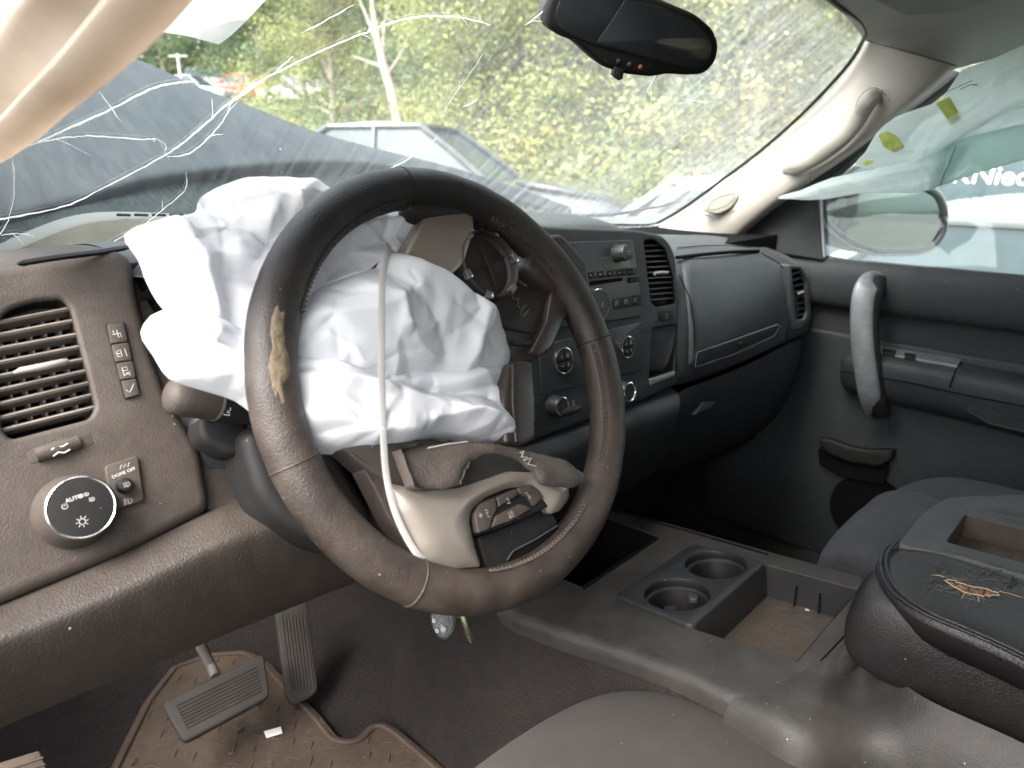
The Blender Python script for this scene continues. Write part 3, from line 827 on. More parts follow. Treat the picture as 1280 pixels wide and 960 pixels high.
rC = interp([(846, 330), (880, 326), (915, 324), (950, 325), (986, 341), (1013, 368)])
rD = interp([(850, 385), (880, 381), (915, 375), (950, 368), (986, 372), (1014, 388)])
rE = interp([(850, 430), (880, 422), (915, 411), (950, 400), (986, 396), (1013, 405)])
rF = interp([(850, 470), (880, 462), (915, 450), (948, 437), (980, 424), (1008, 416)])
rG = interp([(851, 486), (882, 476), (917, 462), (950, 447), (980, 431), (1004, 420)])
rws = [PX(rA, [.27, .275, .285, .285, .27, .245, .215, .185, .155]), PX(rB, ycurve(.215, .15)), PX(rC, ycurve(.165, .142)), PX(rD, ycurve(.132, .138)), PX(rE, ycurve(.122, .136)), PX(rF, ycurve(.118, .136)), PX(rG, ycurve(.125, .138))]
rws.append([v+Vector((0, .05, -.005)) for v in rws[-1]])
rws = [[r[0]+Vector((-.035, .045, 0))]+r for r in rws]
loft('passenger_panel', rws, M['dash_grey'], dash, sub=2)
# raised glove box door following the same surface
def bil(rws, u, v):     # surface point, u across 0..1, v down 0..1
    n = len(rws[0])-1; m = len(rws)-1
    a = min(int(u*n), n-1); b = min(int(v*m), m-1); fu = u*n-a; fv = v*m-b
    return rws[b][a].lerp(rws[b][a+1], fu).lerp(rws[b+1][a].lerp(rws[b+1][a+1], fu), fv)
def surf_hit(px, py, y0=.13, off=0):
    return at_axis(px, py, 1, y0)
def face_y(px):   # depth of the passenger face under a pixel column
    t = max(0, min(1, (px-850)/160))
    return .122+.045*t**3
def pd_poly(pts, off=0, y=None): return [at_axis(px, py, 1, (face_y(px) if y is None else y)-off) for px, py in pts]
g_rows = []
def edge(a, b, n=9): return [(a[0]+(b[0]-a[0])*k/(n-1), a[1]+(b[1]-a[1])*k/(n-1)) for k in range(n)]
gt = interp([(858, 322), (880, 321), (915, 317), (950, 315), (962, 319)])
gm1 = interp([(861, 340), (882, 338), (917, 333), (950, 330), (976, 334)])
gm2 = interp([(866, 385), (886, 381), (920, 374), (953, 366), (984, 362)])
gm3 = interp([(868, 430), (888, 424), (922, 411), (954, 398), (983, 390)])
gb = interp([(868, 460), (889, 452), (922, 438), (952, 423), (978, 410)])
go = .004
R5 = [PX(gt, ycurve(.175, .155)), PX(gm1, ycurve(.150, .140)), PX(gm2, ycurve(.124, .130)), PX(gm3, ycurve(.113, .126)), PX(gb, ycurve(.109, .126))]
R5 = [[v+Vector((0, .014, 0)) for v in R5[0]]]+R5+[[v+Vector((0, .014, 0)) for v in R5[-1]]]
R6 = [[r[0]+Vector((0, .014, 0))]+r+[r[-1]+Vector((0, .014, 0))] for r in R5]
gd = loft('glovebox_door', R6, M['dash_grey'], dash, sub=2)
marks_mb = MB(); tube_mb(marks_mb, PX([(846, 322), (880, 318), (915, 315), (948, 314)], [.178, .176, .170, .166]), .0035, n=6); marks_mb.out('upper_gap', M['deep'], gd)
FG = Fr(at_axis(920, 430, 1, .104), (-.10, -1, .06), (1, 0, 0))
gs = plate('trim_strip', FG, rnd(FG.poly([(871, 441), (974, 405), (976, 410), (970, 417), (869, 460), (869, 450)]), .002), M['dash_black'], gd, h=.001, th=.004, r=.001)
mb = MB(); tube_mb(mb, [FG.P(*p, .003) for p in [(869, 459), (871, 442), (873, 440), (920, 424), (972, 405), (975, 407)]], .0006, n=6); tube_mb(mb, [FG.P(*p, .003) for p in [(869, 459), (920, 442), (968, 420), (975, 407)]], .0004, n=6)
mb.out('silver_edge', M['silver_door'], gd)
a, b = FG.px(926, 431, .002); lathe('glovebox_lock', FG, a, b, [(.005, 0), (.005, .003), (.004, .004)], M['black'], gd, n=16)
tube('seam_line', PX([(849, 345), (862, 372), (868, 410), (868, 470)], [.150, .132, .118, .112]), .0009, M['deep'], dash, n=5)
tube('seam_line', PX([(952, 316), (975, 330), (990, 352), (989, 395), (982, 424)], [.158, .148, .138, .130, .128]), .0009, M['deep'], dash, n=5)
tube('top_seam', PX([(846, 310), (880, 307), (915, 307), (938, 309)], [.205, .207, .207, .200]), .0008, M['deep'], dash, n=5)
# lower passenger dash
lr = [PX(interp([(851, 487), (882, 477), (917, 463), (950, 448), (980, 432), (1003, 421)]), [.135]*9),
      PX(interp([(850, 500), (882, 492), (917, 480), (950, 466), (980, 452), (1002, 436)]), [.128]*9),
      PX(interp([(838, 540), (872, 531), (907, 518), (938, 506), (965, 494), (992, 475)]), [.13]*9),
      PX(interp([(815, 585), (850, 575), (880, 562), (910, 550), (940, 538), (970, 520)]), [.18]*9),
      PX(interp([(800, 610), (835, 600), (865, 588), (895, 576), (925, 560), (960, 545)]), [.28]*9)]
lr = [[r[0]+Vector((-.02, .02, -.03)), ] + r for r in lr]
loft('lower_dash', lr, M['dash_black'], dash, sub=2)
sr = [[at_axis(px, py, 1, y) for px, py in ((640, 563), (700, 543), (770, 517), (850, 488))] for y in (.12,)]
sr = [[v+Vector((0, .05, .01)) for v in sr[0]], sr[0], [at_axis(px, py, 1, .098) for px, py in ((640, 585), (700, 566), (770, 538), (851, 507))], [at_axis(px, py, 1, .11) for px, py in ((640, 640), (700, 615), (770, 585), (840, 553))], [at_axis(px, py, 1, .2) for px, py in ((640, 670), (700, 650), (765, 622), (820, 595))]]
loft('stack_lower_trim', sr, M['dash_black'], dash, sub=2)
FLt = Fr(at_axis(885, 500, 1, .120), (0, -1, .1), (1, 0, 0))
plate('release_latch', FLt, rnd(FLt.poly([(868, 519), (881, 503), (895, 502), (893, 507)]), .002), M['slat_dark'], dash, th=.006, r=.001)
# passenger end vent
FE = Fr(at_axis(998, 368, 1, .128), (-.12, -1, .05), (1, 0, 0))
eo = rnd(FE.poly([(984, 330), (1000, 331), (1011, 352), (1013, 398), (1004, 412), (990, 413), (986, 380)]), .006)
eh = rnd(FE.poly([(988, 337), (998, 337), (1005, 352), (1007, 390), (1003, 399), (994, 399), (991, 370)]), .003)
ev = plate('end_vent', FE, eo, M['dash_grey'], dash, holes=[eh], h=.004, th=.02, r=.004)
tag(ev, 'narrow dark air vent at the passenger end')
hole_walls('vent_cavity', FE, eh, .018, M['deep'], ev)
for i in range(8):
    t = (i+.5)/8
    y = 339+t*60
    A, B = FE.P(989+t*4, y+1, .001), FE.P(999+min(1, t*2.2)*7, y-3, .001); bk = -FE.n*.01
    MB().add([A-FE.v*.0012, B-FE.v*.0012, B+FE.v*.0012, A+FE.v*.0012, A+bk, B+bk], [(0, 1, 2, 3), (0, 4, 5, 1), (3, 2, 5, 4), (0, 3, 4), (1, 5, 2)]).out('slat', M['slat_dark'], ev, smooth=0)
tube('vent_tab', [FE.P(998, 367, .004), FE.P(1004, 365, .004)], .003, M['vent_tab'], ev, n=6)

# ============================================================ steering column + stalk + keys
WC = CAM + FW*.633 + RT*(-.038) + UP*.003
WN = (RT*.639+UP*.226-FW*.736).normalized()
WN.x = 0; WN.normalize()
FWh = Fr(WC, WN, (1, 0, 0))
colm = empty('steering_column', 'black steering column shroud behind the wheel, over the dusty knee panel', 'steering column', tuple(WC-WN*.2))
prof = [(.062, -.30), (.066, -.2), (.064, -.11), (.058, -.075), (.05, -.06)]
mb = MB(); V = []; F = []; n = 32
for r, h in prof:
    for i in range(n):
        t = 2*math.pi*i/n
        c, s = math.cos(t), math.sin(t)
        k = (abs(c)**3+abs(s)**3)**(-1/3)
        V.append(FWh.p(r*k*c*1.05, r*k*s*1.0-.02, h))
for k in range(len(prof)-1):
    for i in range(n): F.append((k*n+i, k*n+(i+1) % n, (k+1)*n+(i+1) % n, (k+1)*n+i))
F.append(tuple((len(prof)-1)*n+i for i in range(n)))
mesh('column_shroud', V, F, M['black'], colm, smooth=60)
FB = Fr(FWh.p(0, 0, -.10), WN, (1, 0, 0))
plate('shroud_lower', FB, rnd(FB.poly([(300, 540), (338, 520), (420, 560), (470, 640), (470, 690), (430, 690), (372, 668), (325, 628)]), .02), M['black'], colm, th=.05, r=.012)
plate('shroud_side', FB, rnd(FB.poly([(258, 515), (320, 512), (332, 560), (300, 566), (262, 545)]), .008), M['black'], colm, h=-.02, th=.03, r=.006)
stk = empty('turn_signal_stalk', 'dusty brown multifunction stalk left of the steering wheel, under the airbag', 'control stalk', tuple(at_depth(235, 495, .56)))
s0, s1, s2, s3 = at_depth(208, 493, .555), at_depth(268, 503, .585), at_depth(275, 505, .588), at_depth(345, 520, .63)
dr = (s1-s0).normalized()
tube('stalk_end', [s0-dr*.001, s0+dr*.002, s0+dr*.006, s0+dr*.014, s0.lerp(s1, .6), s1], [.005, .0115, .0142, .0152, .0150, .0148], M['dash_brown'], stk, n=28)
tube('stalk_ring', [s1, s1+dr*.0022], [.0152, .0150], M['slat'], stk, n=28)
tube('stalk_arm', [s1+dr*.002, s2, s2.lerp(s3, .5), s3], [.0140, .0138, .0125, .012], M['black'], stk, n=24)
FT = Fr(s2.lerp(s3, .12)+(CAM-s2).normalized()*.0138, (CAM-s2), dr)
c = FT.px(280, 494, 0); L = [[(c[0]-.003, c[1]+.002), (c[0]+.003, c[1]-.002)], [(c[0]-.001, c[1]-.003), (c[0]+.003, c[1]+.002), (c[0]+.001, c[1]+.004)]]
c = FT.px(279, 507, 0); L += [[(c[0]-.002, c[1]-.002), (c[0]-.002, c[1]+.002), (c[0]+.002, c[1]), (c[0]-.002, c[1]-.002)]]
c = FT.px(285, 511, 0); L += [[(c[0]+.0022*math.cos(R(60*i)), c[1]+.0022*math.sin(R(60*i))) for i in range(7)], [(c[0]-.003, c[1]-.005), (c[0]+.002, c[1]-.005), (c[0]+.002, c[1]-.003), (c[0]-.003, c[1]-.003), (c[0]-.003, c[1]-.005)]]
marks('icon', FT, L, .0004, .0004, M['print'], stk)

# keys
ks = empty('ignition_keys', 'black remote fob and brass key hanging below the steering wheel', 'keys', tuple(at_depth(550, 780, .70)))
FK = Fr(at_depth(552, 780, .68), (CAM-at_depth(552, 780, .68)), RT)
fob = plate('remote_fob', FK, rnd(FK.poly([(537, 765), (572, 765), (570, 790), (560, 801), (548, 798), (540, 785)]), .006), M['dash_black'], ks, th=.012, r=.004)
for q, ic in (([(541, 769), (546, 774), (545, 780), (540, 779)], 0), ([(551, 779), (560, 785), (557, 794), (550, 788)], 1), ([(541, 783), (549, 786), (550, 794), (545, 790)], 2)):
    plate('fob_button', FK, rnd(FK.poly(q), .001), M['slat_dark'], fob, h=.001, th=.002, r=.0005)
    c = FK.px(sum(p[0] for p in q)/4, sum(p[1] for p in q)/4, .0012)
    marks('icon', FK, [[(c[0]-.0012, c[1]-.0015), (c[0]-.0012, c[1]+.001), (c[0]+.0012, c[1]+.0005), (c[0]+.0012, c[1]-.0015), (c[0]-.0012, c[1]-.0015)]], .0013, .0003, M['print'], fob)
brass = pbr('brass key', (.45, .36, .22), .3, metal=1); M['brass'] = brass
k0, k1 = at_depth(580, 768, .69), at_depth(589, 804, .69)
FKK = Fr((k0+k1)/2, (CAM-k0).cross(k1-k0).normalized()+(CAM-k0).normalized()*.9, (k1-k0))
ln = (k1-k0).length/2
plate('key_blade', FKK, [(-ln, -.003), (ln*.9, -.003), (ln, 0), (ln*.9, .0022), (ln*.6, .0012), (ln*.4, .003), (ln*.1, .0015), (-ln*.2, .003), (-ln, .003)], brass, ks, th=.0022, r=.0003)
tube('key_ring', [at_depth(565, 762, .70)+RT*(.012*math.cos(R(t)))+UP*(.008*math.sin(R(t))) for t in range(0, 360, 20)], .0009, M['chrome'], ks, n=6, closed=True)
# ============================================================ steering wheel
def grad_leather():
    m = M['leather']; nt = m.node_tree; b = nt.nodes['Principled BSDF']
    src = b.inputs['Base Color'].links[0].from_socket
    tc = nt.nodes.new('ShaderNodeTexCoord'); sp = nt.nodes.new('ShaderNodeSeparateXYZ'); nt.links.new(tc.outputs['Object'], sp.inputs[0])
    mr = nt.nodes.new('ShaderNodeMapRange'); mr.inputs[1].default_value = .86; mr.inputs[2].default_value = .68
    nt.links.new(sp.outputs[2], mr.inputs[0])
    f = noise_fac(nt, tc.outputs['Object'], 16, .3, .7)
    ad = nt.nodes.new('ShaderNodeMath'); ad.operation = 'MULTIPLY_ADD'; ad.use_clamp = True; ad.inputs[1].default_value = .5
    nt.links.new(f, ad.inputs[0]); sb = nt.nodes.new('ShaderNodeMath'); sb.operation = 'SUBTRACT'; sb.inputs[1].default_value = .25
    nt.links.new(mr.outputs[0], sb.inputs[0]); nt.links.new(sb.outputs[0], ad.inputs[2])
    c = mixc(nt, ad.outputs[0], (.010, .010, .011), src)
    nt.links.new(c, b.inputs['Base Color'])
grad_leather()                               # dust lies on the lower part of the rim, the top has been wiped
sw = empty('steering_wheel', 'worn dusty leather steering wheel with torn open hub and silver spokes', 'steering wheel', tuple(WC))
RR, RM = .1785, .0188
def rimpt(th, ph, k=0):
    r = RR+(RM+k)*math.cos(ph)
    return FWh.p(r*math.cos(th), r*math.sin(th), (RM*.95+k)*math.sin(ph))
V = []; F = []; n1, n2 = 144, 28
for i in range(n1):
    th = 2*math.pi*i/n1
    for j in range(n2):
        ph = 2*math.pi*j/n2
        k = .0006*noise.noise(Vector((math.cos(th)*9, math.sin(th)*9, j*.3)))
        # thumb grips swell near ten and two and at the bottom
        V.append(rimpt(th, ph, k))
for i in range(n1):
    for j in range(n2): F.append((i*n2+j, ((i+1) % n1)*n2+j, ((i+1) % n1)*n2+(j+1) % n2, i*n2+(j+1) % n2))
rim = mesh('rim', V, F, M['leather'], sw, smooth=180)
def ang(px, py):
    a, b = FWh.px(px, py, 0); return math.atan2(b, a)
for (px, py) in ((504, 240), (325, 600), (515, 735), (745, 425), (748, 600)):
    th = ang(px, py)
    tube('seam', [rimpt(th, 2*math.pi*j/24, .0002) for j in range(24)], .0007, M['black'] if py < 430 else M['leather'], rim, n=6, closed=True)
# stitches along the inner edge
mb = MB()
def stitches(t0, t1, ph):
    th = t0
    while th < t1:
        d = .011
        for s in (-1, 1):
            tube_mb(mb, [rimpt(th, ph-s*.10, .0002), rimpt(th+d, ph+s*.10, .0016), rimpt(th+d*1.6, ph+s*.06, .0002)], .0007, n=5)
        th += .026
for a0, a1 in ((ang(770, 600)-.0, ang(748, 430)), (ang(600, 740)+.02, ang(735, 640)), (R(28), R(60)), (R(95), R(150))):
    if a1 < a0: a0, a1 = a1, a0
    stitches(a0, a1, math.pi*.80)
mb.out('stitching', M['dash_brown'], rim, smooth=60)['kind'] = 'stuff'
# worn patch with bare foam on the left
th0 = ang(326, 448)
def patch(nm, grow, k, mat):
    V = []; F = []; n = 26
    rng = random.Random(3)
    radii = [1+.22*math.sin(3*t+1)+.18*math.sin(5*t+.4)+.10*math.sin(9*t) for t in [2*math.pi*i/n for i in range(n)]]
    for s in (0, .35, .7, 1):
        for i in range(n):
            t = 2*math.pi*i/n
            r = radii[i]*s*grow
            dth = r*math.sin(t)*.19; dph = r*math.cos(t)*.36
            V.append(rimpt(th0+dth, math.pi*.46+dph, k+(-.0008 if s == 1 else 0)))
    for q in range(3):
        for i in range(n): F.append((q*n+i, q*n+(i+1) % n, (q+1)*n+(i+1) % n, (q+1)*n+i))
    return mesh(nm, V, F, mat, rim, smooth=180)
patch('tear_edge', 1.10, .0003, M['foam_edge'])
patch('exposed_foam', 1.0, .0007, M['foam'])
# hub carrier
hb = plate('hub', FWh, rnd(FWh.poly([(430, 360), (480, 318), (540, 332), (562, 349), (580, 338), (640, 342), (655, 356), (700, 362), (716, 368), (711, 388), (690, 436), (668, 452), (640, 458), (620, 480), (560, 540), (470, 560), (420, 500)], -.008), .006), M['hub'], sw, h=-.008, th=.03, r=.004)
plate('hub_edge', FWh, rnd(FWh.poly([(690, 362), (717, 366), (712, 388), (690, 436), (676, 446), (664, 440), (684, 400)], .0), .004), M['bracket'], hb, h=0, th=.02, r=.003)
tube('hub_ridge', [FWh.P(x, y, -.007) for x, y in ((600, 395), (630, 408), (660, 415), (690, 405))], .0018, M['hub'], hb)
tube('hub_ridge', [FWh.P(x, y, -.007) for x, y in ((640, 428), (660, 430), (676, 425))], .003, M['hub'], hb)
a, b = FWh.px(610.5, 331, 0)
dk = lathe('hub_cup', FWh, a, b, [(.036, -.01), (.0345, -.002), (.034, .004), (.0325, .005), (.0315, .003), (.031, -.003), (.0285, -.006)], M['hub'], hb, n=56)
for (x0, y0, x1, y1) in ((598, 303, 622, 362), (588, 342, 634, 318)):
    tube('cup_rib', [FWh.P(x0, y0, -.005), FWh.P(610.5, 331, -.004), FWh.P(x1, y1, -.005)], .0011, M['hub'], dk, n=6)
for px, py in ((592, 302), (641, 323), (581.5, 344), (611, 368), (637, 356), (620, 293)):
    x, y = FWh.px(px, py, .004)
    d = Vector((x-a, y-b)).normalized(); t = Vector((-d.y, d.x))
    w, l = (.0042, .0028) if py != 293 else (.002, .0015)
    c = Vector((a, b))+d*.0325
    plate('metal_clip', FWh, [tuple(c+t*w+d*l), tuple(c-t*w+d*l), tuple(c-t*w-d*l), tuple(c+t*w-d*l)], M['chrome'] if py != 356 else M['slat'], dk, h=.0062, th=.006, r=.0008, rs=2)
mb = MB(); tube_mb(mb, [FWh.P(x, y, -.007) for x, y in ((640, 365), (641, 373), (646, 374), (649, 372), (647, 381), (651, 386), (657, 381), (650, 392), (655, 396), (662, 386), (656, 391), (652, 395))], .0007, n=5, upv=WN, flat=(1, .5))
mb.out('chalk_scribble', M['slat'], hb)
tag(hb, 'dark brown torn open hub with a round clipped cup and a chalk scribble')
# upper silver spoke
plate('spoke', FWh, rnd(FWh.poly([(505, 318), (516, 296), (530, 272), (545, 266), (593, 262), (592, 290), (580, 330), (563, 347), (540, 334)], .002), .004), M['silver'], sw, h=.004, th=.02, r=.004)
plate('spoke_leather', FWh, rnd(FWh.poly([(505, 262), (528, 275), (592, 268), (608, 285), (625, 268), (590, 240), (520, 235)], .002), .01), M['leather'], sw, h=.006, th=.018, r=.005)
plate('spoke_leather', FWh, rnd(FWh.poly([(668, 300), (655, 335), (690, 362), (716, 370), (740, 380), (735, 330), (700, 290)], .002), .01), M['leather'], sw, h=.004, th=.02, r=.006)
# lower silver spoke, convex
lp = FWh.poly([(489, 602), (535, 613), (580, 609), (640, 588), (690, 590), (716, 602), (717, 622), (705, 638), (692, 642), (676, 621), (662, 607), (640, 609), (612, 621), (595, 636), (592, 652), (599, 682), (607, 708), (575, 710), (542, 703), (528, 690), (500, 640)], .012)
ls = domed('spoke', FWh, rnd(lp, .004), M['silver'], sw, .006, .022, lambda x, y, d: .012*(1-math.exp(-d/.011)), step=.0035)
tag(ls, 'wide silver lower spoke with thumb buttons')
plate('spoke_edge', FWh, rnd(FWh.poly([(455, 585), (490, 603), (502, 640), (530, 690), (540, 704), (530, 706), (490, 655), (470, 615)], .002), .003), M['bracket'], sw, h=.002, th=.02, r=.002)
bt = plate('button_pod', FWh, rnd(FWh.poly([(592, 641), (600, 628), (640, 612), (666, 604), (679, 612), (690, 632), (640, 655), (598, 670)], .010), .004), M['black'], sw, h=.0085, th=.02, r=.001)
btns = [([(594, 643), (601, 630), (620, 622), (622, 636), (617, 645), (612, 662), (598, 667)], 0), ([(622, 621), (646, 611), (648, 619), (636, 626), (624, 634)], 1), ([(648, 610), (664, 605), (675, 613), (680, 622), (668, 633), (661, 622), (650, 617)], 2), ([(615, 660), (620, 645), (650, 630), (658, 632), (665, 636), (640, 651)], 3)]
for q, k in btns:
    plate('thumb_button', FWh, rnd(FWh.poly(q, .0115), .002), M['slat'] if False else M['dash_brown'], bt, h=.0115, th=.006, r=.0012)
L = []
s = .0022
c = FWh.px(601, 644, .012); L += [[(c[0]-s, c[1]), (c[0]+s, c[1])], [(c[0], c[1]-s), (c[0], c[1]+s)]]
c = FWh.px(609, 641, .012); L += [[(c[0]-s*.5, c[1]+s*1.4), (c[0]+s*.5, c[1]+s*.8)], [(c[0]-s*.6, c[1]), (c[0]+s*.7, c[1]+s*.3), (c[0]-s*.2, c[1]-s*.8)], [(c[0]-s*.3, c[1]-s*1.3), (c[0]+s*.7, c[1]-s*1.8)]]
c = FWh.px(635, 626, .012); L += [[(c[0]-s*.7, c[1]+s*.7), (c[0]+s*.2, c[1]+s*1.1), (c[0]+s*.6, c[1]), (c[0]-s*.6, c[1]-s), (c[0]+s*.9, c[1]-s)]]
c = FWh.px(660, 619, .012); L += [[(c[0]-s*.8, c[1]+s), (c[0]+s*.2, c[1]+s)], [(c[0]-s*.4, c[1]), (c[0]+s*.8, c[1])], [(c[0], c[1]-s), (c[0]+s, c[1]-s*.7), (c[0]+s*.4, c[1]-s*1.6)]]
c = FWh.px(639, 643, .012); L += [[(c[0]-s, c[1]-s), (c[0]-s, c[1]+s), (c[0]+s, c[1]+s), (c[0]+s, c[1]-s), (c[0]-s, c[1]-s)], [(c[0]-s*.6, c[1]-s*.6), (c[0]+s*.7, c[1]+s*.7)]]
marks('icon', FWh, L, .0118, .00042, M['print'], bt)
rc = plate('spoke_recess', FWh, rnd(FWh.poly([(597, 671), (640, 655), (682, 632), (698, 652), (695, 675), (660, 705), (618, 722), (607, 705)], .0), .004), M['black'], sw, h=0, th=.02, r=.002)
plate('lower_opening', FWh, rnd(FWh.poly([(634, 700), (640, 690), (700, 658), (706, 668), (670, 708), (645, 712)], .002), .004), M['deep'], rc, h=.0012, th=.002, r=.0004)
tube('recess_edge', [FWh.P(x, y, .002) for x, y in ((634, 700), (641, 689), (668, 675), (697, 657))], .0008, M['slat_dark'], rc, n=6)
# cover under and torn flap
plate('lower_cover', FWh, rnd(FWh.poly([(428, 560), (500, 548), (640, 556), (700, 580), (690, 594), (640, 592), (582, 612), (535, 616), (488, 606), (462, 590)], .002), .004), M['hub'], sw, h=.003, th=.024, r=.003)
fl = FWh.poly([(508, 559), (540, 551), (569, 548), (603, 552), (625, 554), (665, 563), (690, 569), (712, 575), (739, 593), (737, 602), (719, 609), (698, 607), (681, 604), (672, 590), (655, 575), (631, 567), (612, 565), (596, 574), (588, 590), (584, 603), (562, 610), (526, 607), (519, 588)], .03)
V = []
rng = random.Random(4)
flr = []
for i in range(len(fl)):                     # ragged torn edge
    p0, p1 = Vector(fl[i-1]), Vector(fl[i])
    for k in range(4):
        q = p0.lerp(p1, k/4); flr.append((q.x+rng.gauss(0, .0004), q.y+rng.gauss(0, .0004)))
domed('torn_flap', FWh, flr, M['flap'], sw, .026, .004, lambda x, y, d: .004*(1-math.exp(-d/.003))-(x-.03)**2+.004*noise.noise(Vector((x*30, y*30, 0))), step=.004)
tag(bpy.data.objects['torn_flap'], 'grey brown torn airbag cover flap with ragged edge')
mb = MB()
for q in (((650, 566), (655, 563), (652, 571), (660, 572)), ((655, 575), (664, 573), (660, 580), (670, 583)), ((535, 560), (560, 555), (585, 552))): tube_mb(mb, [FWh.P(x, y, .031) for x, y in q], .0005, n=4)
mb.out('scratch', M['print'], sw)
plate('cover_strip', FWh, rnd(FWh.poly([(636, 458), (650, 448), (668, 450), (673, 500), (673, 548), (655, 557), (634, 554), (631, 500)], .012), .004), M['bracket'], sw, h=.010, th=.016, r=.005, rs=4)
tube('strip_rib', [FWh.P(x, y, .011) for x, y in ((641, 455), (641, 505), (645, 552))], .0016, M['bracket'], sw)

# ============================================================ driver airbag
ab = empty('driver_airbag', 'deployed white airbag bundled and hanging through the steering wheel', 'airbag', tuple(WC))
def mkdisp(fr, h, folds, seed, a1=.006, a2=.003, s1=22, s2=48, an=(1, 1), ncr=0):
    fl = [([Vector(fr.px(x, y, h)) for x, y in pts], amp, w) for pts, amp, w in folds]
    rg = random.Random(int(seed*10))             # long fine creases in the cloth
    xs0 = [q.x for pl_ in fl for q in pl_[0]] or [0]; ys0 = [q.y for pl_ in fl for q in pl_[0]] or [0]
    for _ in range(ncr):
        p = Vector((rg.uniform(min(xs0), max(xs0)), rg.uniform(min(ys0), max(ys0)))); a = rg.random()*6.28
        ln = []
        for _k in range(5):
            ln.append(p.copy()); a += rg.gauss(0, .35); p = p+Vector((math.cos(a), math.sin(a)))*rg.uniform(.008, .02)
        fl.append((ln, rg.choice((-1, 1))*rg.uniform(.0012, .0028), rg.uniform(.0022, .005)))
    bb = [(min(q.x for q in f_[0])-f_[2]*6, max(q.x for q in f_[0])+f_[2]*6, min(q.y for q in f_[0])-f_[2]*6, max(q.y for q in f_[0])+f_[2]*6) for f_ in fl]
    def f(x, y, s):
        d = 0
        v = Vector((x*an[0], y*an[1], seed))
        n1 = noise.noise(Vector((v.x*s1, v.y*s1, seed)))
        wq = Vector((v.x*s2+n1*1.5, v.y*s2-n1, seed+7))
        d += a1*(1-2.2*math.sqrt(n1*n1+.004)) + a2*(1-2.4*math.sqrt(noise.noise(wq)**2+.006))
        p = Vector((x, y))
        for (pts, amp, w), (bx0, bx1, by0, by1) in zip(fl, bb):
            if x < bx0 or x > bx1 or y < by0 or y > by1: continue
            best = 9
            for i in range(len(pts)-1):
                e = pts[i+1]-pts[i]; L2 = e.length_squared
                t = max(0, min(1, (p-pts[i]).dot(e)/L2)) if L2 > 0 else 0
                q = (p-pts[i]-e*t).length
                if q < best: best = q
            if best < w*5: ee = min(.003, w*.35); d += amp*math.exp(-(math.sqrt(best*best+ee*ee)-ee)/w)
        return d
    return f
mb = MB()
W3 = .012
lobes = [
 ([(160, 286), (200, 272), (247, 261), (256, 240), (282, 226), (312, 221), (350, 221), (392, 228), (425, 238), (470, 262), (470, 340), (430, 420), (400, 480), (340, 485), (290, 450), (235, 405), (205, 375), (188, 345), (178, 318)], -.062, .040, .03,
  [([(256, 242), (285, 285), (325, 312), (345, 300)], -.022, .010), ([(345, 300), (352, 262), (385, 232)], .012, .010), ([(300, 225), (330, 262), (320, 300)], .010, .012), ([(215, 285), (240, 330), (262, 400)], .012, .009), ([(235, 285), (262, 330), (282, 400)], -.010, .008), ([(195, 335), (240, 345)], .007, .006), ([(262, 330), (310, 345), (350, 385)], .012, .009), ([(270, 350), (310, 362), (345, 400)], -.010, .008), ([(245, 262), (300, 300)], .010, .012)], 1.3),
 ([(180, 411), (204, 385), (260, 392), (340, 430), (420, 465), (480, 520), (470, 562), (400, 560), (340, 530), (300, 499), (250, 482), (216, 470), (196, 441)], -.050, .030, .02,
  [([(190, 412), (240, 432), (300, 470), (380, 510)], .012, .010), ([(215, 400), (235, 425), (290, 445)], -.010, .006), ([(225, 395), (260, 425)], .008, .006)], 4.1),
 ([(352, 470), (356, 400), (378, 340), (398, 298), (438, 264), (488, 250), (524, 252), (532, 272), (514, 306), (484, 330), (460, 400), (430, 470)], -.040, .024, .02,
  [([(375, 345), (420, 300), (470, 282), (525, 283)], .012, .008), ([(385, 365), (430, 320), (480, 300), (520, 300)], -.010, .008), ([(430, 275), (480, 262), (528, 266)], -.007, .006), ([(400, 360), (440, 350), (470, 330)], .007, .006)], 8.2),
 ([(350, 440), (362, 395), (392, 362), (430, 345), (462, 330), (484, 313), (516, 317), (552, 340), (592, 375), (626, 406), (649, 462), (634, 480), (560, 492), (480, 490), (400, 480)], -.024, .040, .02,
  [([(480, 330), (540, 350), (600, 400)], .008, .014), ([(470, 340), (520, 400), (540, 450)], -.008, .010), ([(585, 400), (575, 440), (568, 478)], .009, .010), ([(640, 462), (580, 470), (500, 470)], -.008, .006), ([(440, 370), (470, 385), (480, 420)], .008, .008), ([(380, 400), (450, 400), (500, 370)], .010, .012)], 12.7),
 ([(346, 440), (420, 452), (500, 460), (600, 456), (640, 462), (640, 520), (632, 553), (600, 556), (550, 548), (500, 560), (440, 566), (390, 561), (352, 535), (342, 500)], -.021, .034, .02,
  [([(350, 470), (430, 480), (500, 500), (560, 520), (620, 535)], .012, .008), ([(350, 462), (430, 472), (520, 488), (600, 500)], -.010, .006), ([(360, 515), (430, 545), (500, 545)], .009, .008), ([(480, 495), (560, 495), (630, 480)], -.009, .006), ([(520, 530), (570, 520), (628, 545)], .008, .006)], 17.9),
]
lb = []
for k, (poly, h0, amp, back, folds, seed) in enumerate(lobes):
    m = MB()
    pillow_mb(m, FWh, FWh.poly(poly, h0+amp*.3), h0, amp, back=back, p=2.4, q=.55, nth=300, nr=110, disp=mkdisp(FWh, h0+amp*.3, folds, seed, .0055, .0013, 12, 34, ncr=26))
    mb.add(m.v, m.f)
mb.out('bag_fabric', M['airbag'], ab, smooth=180)
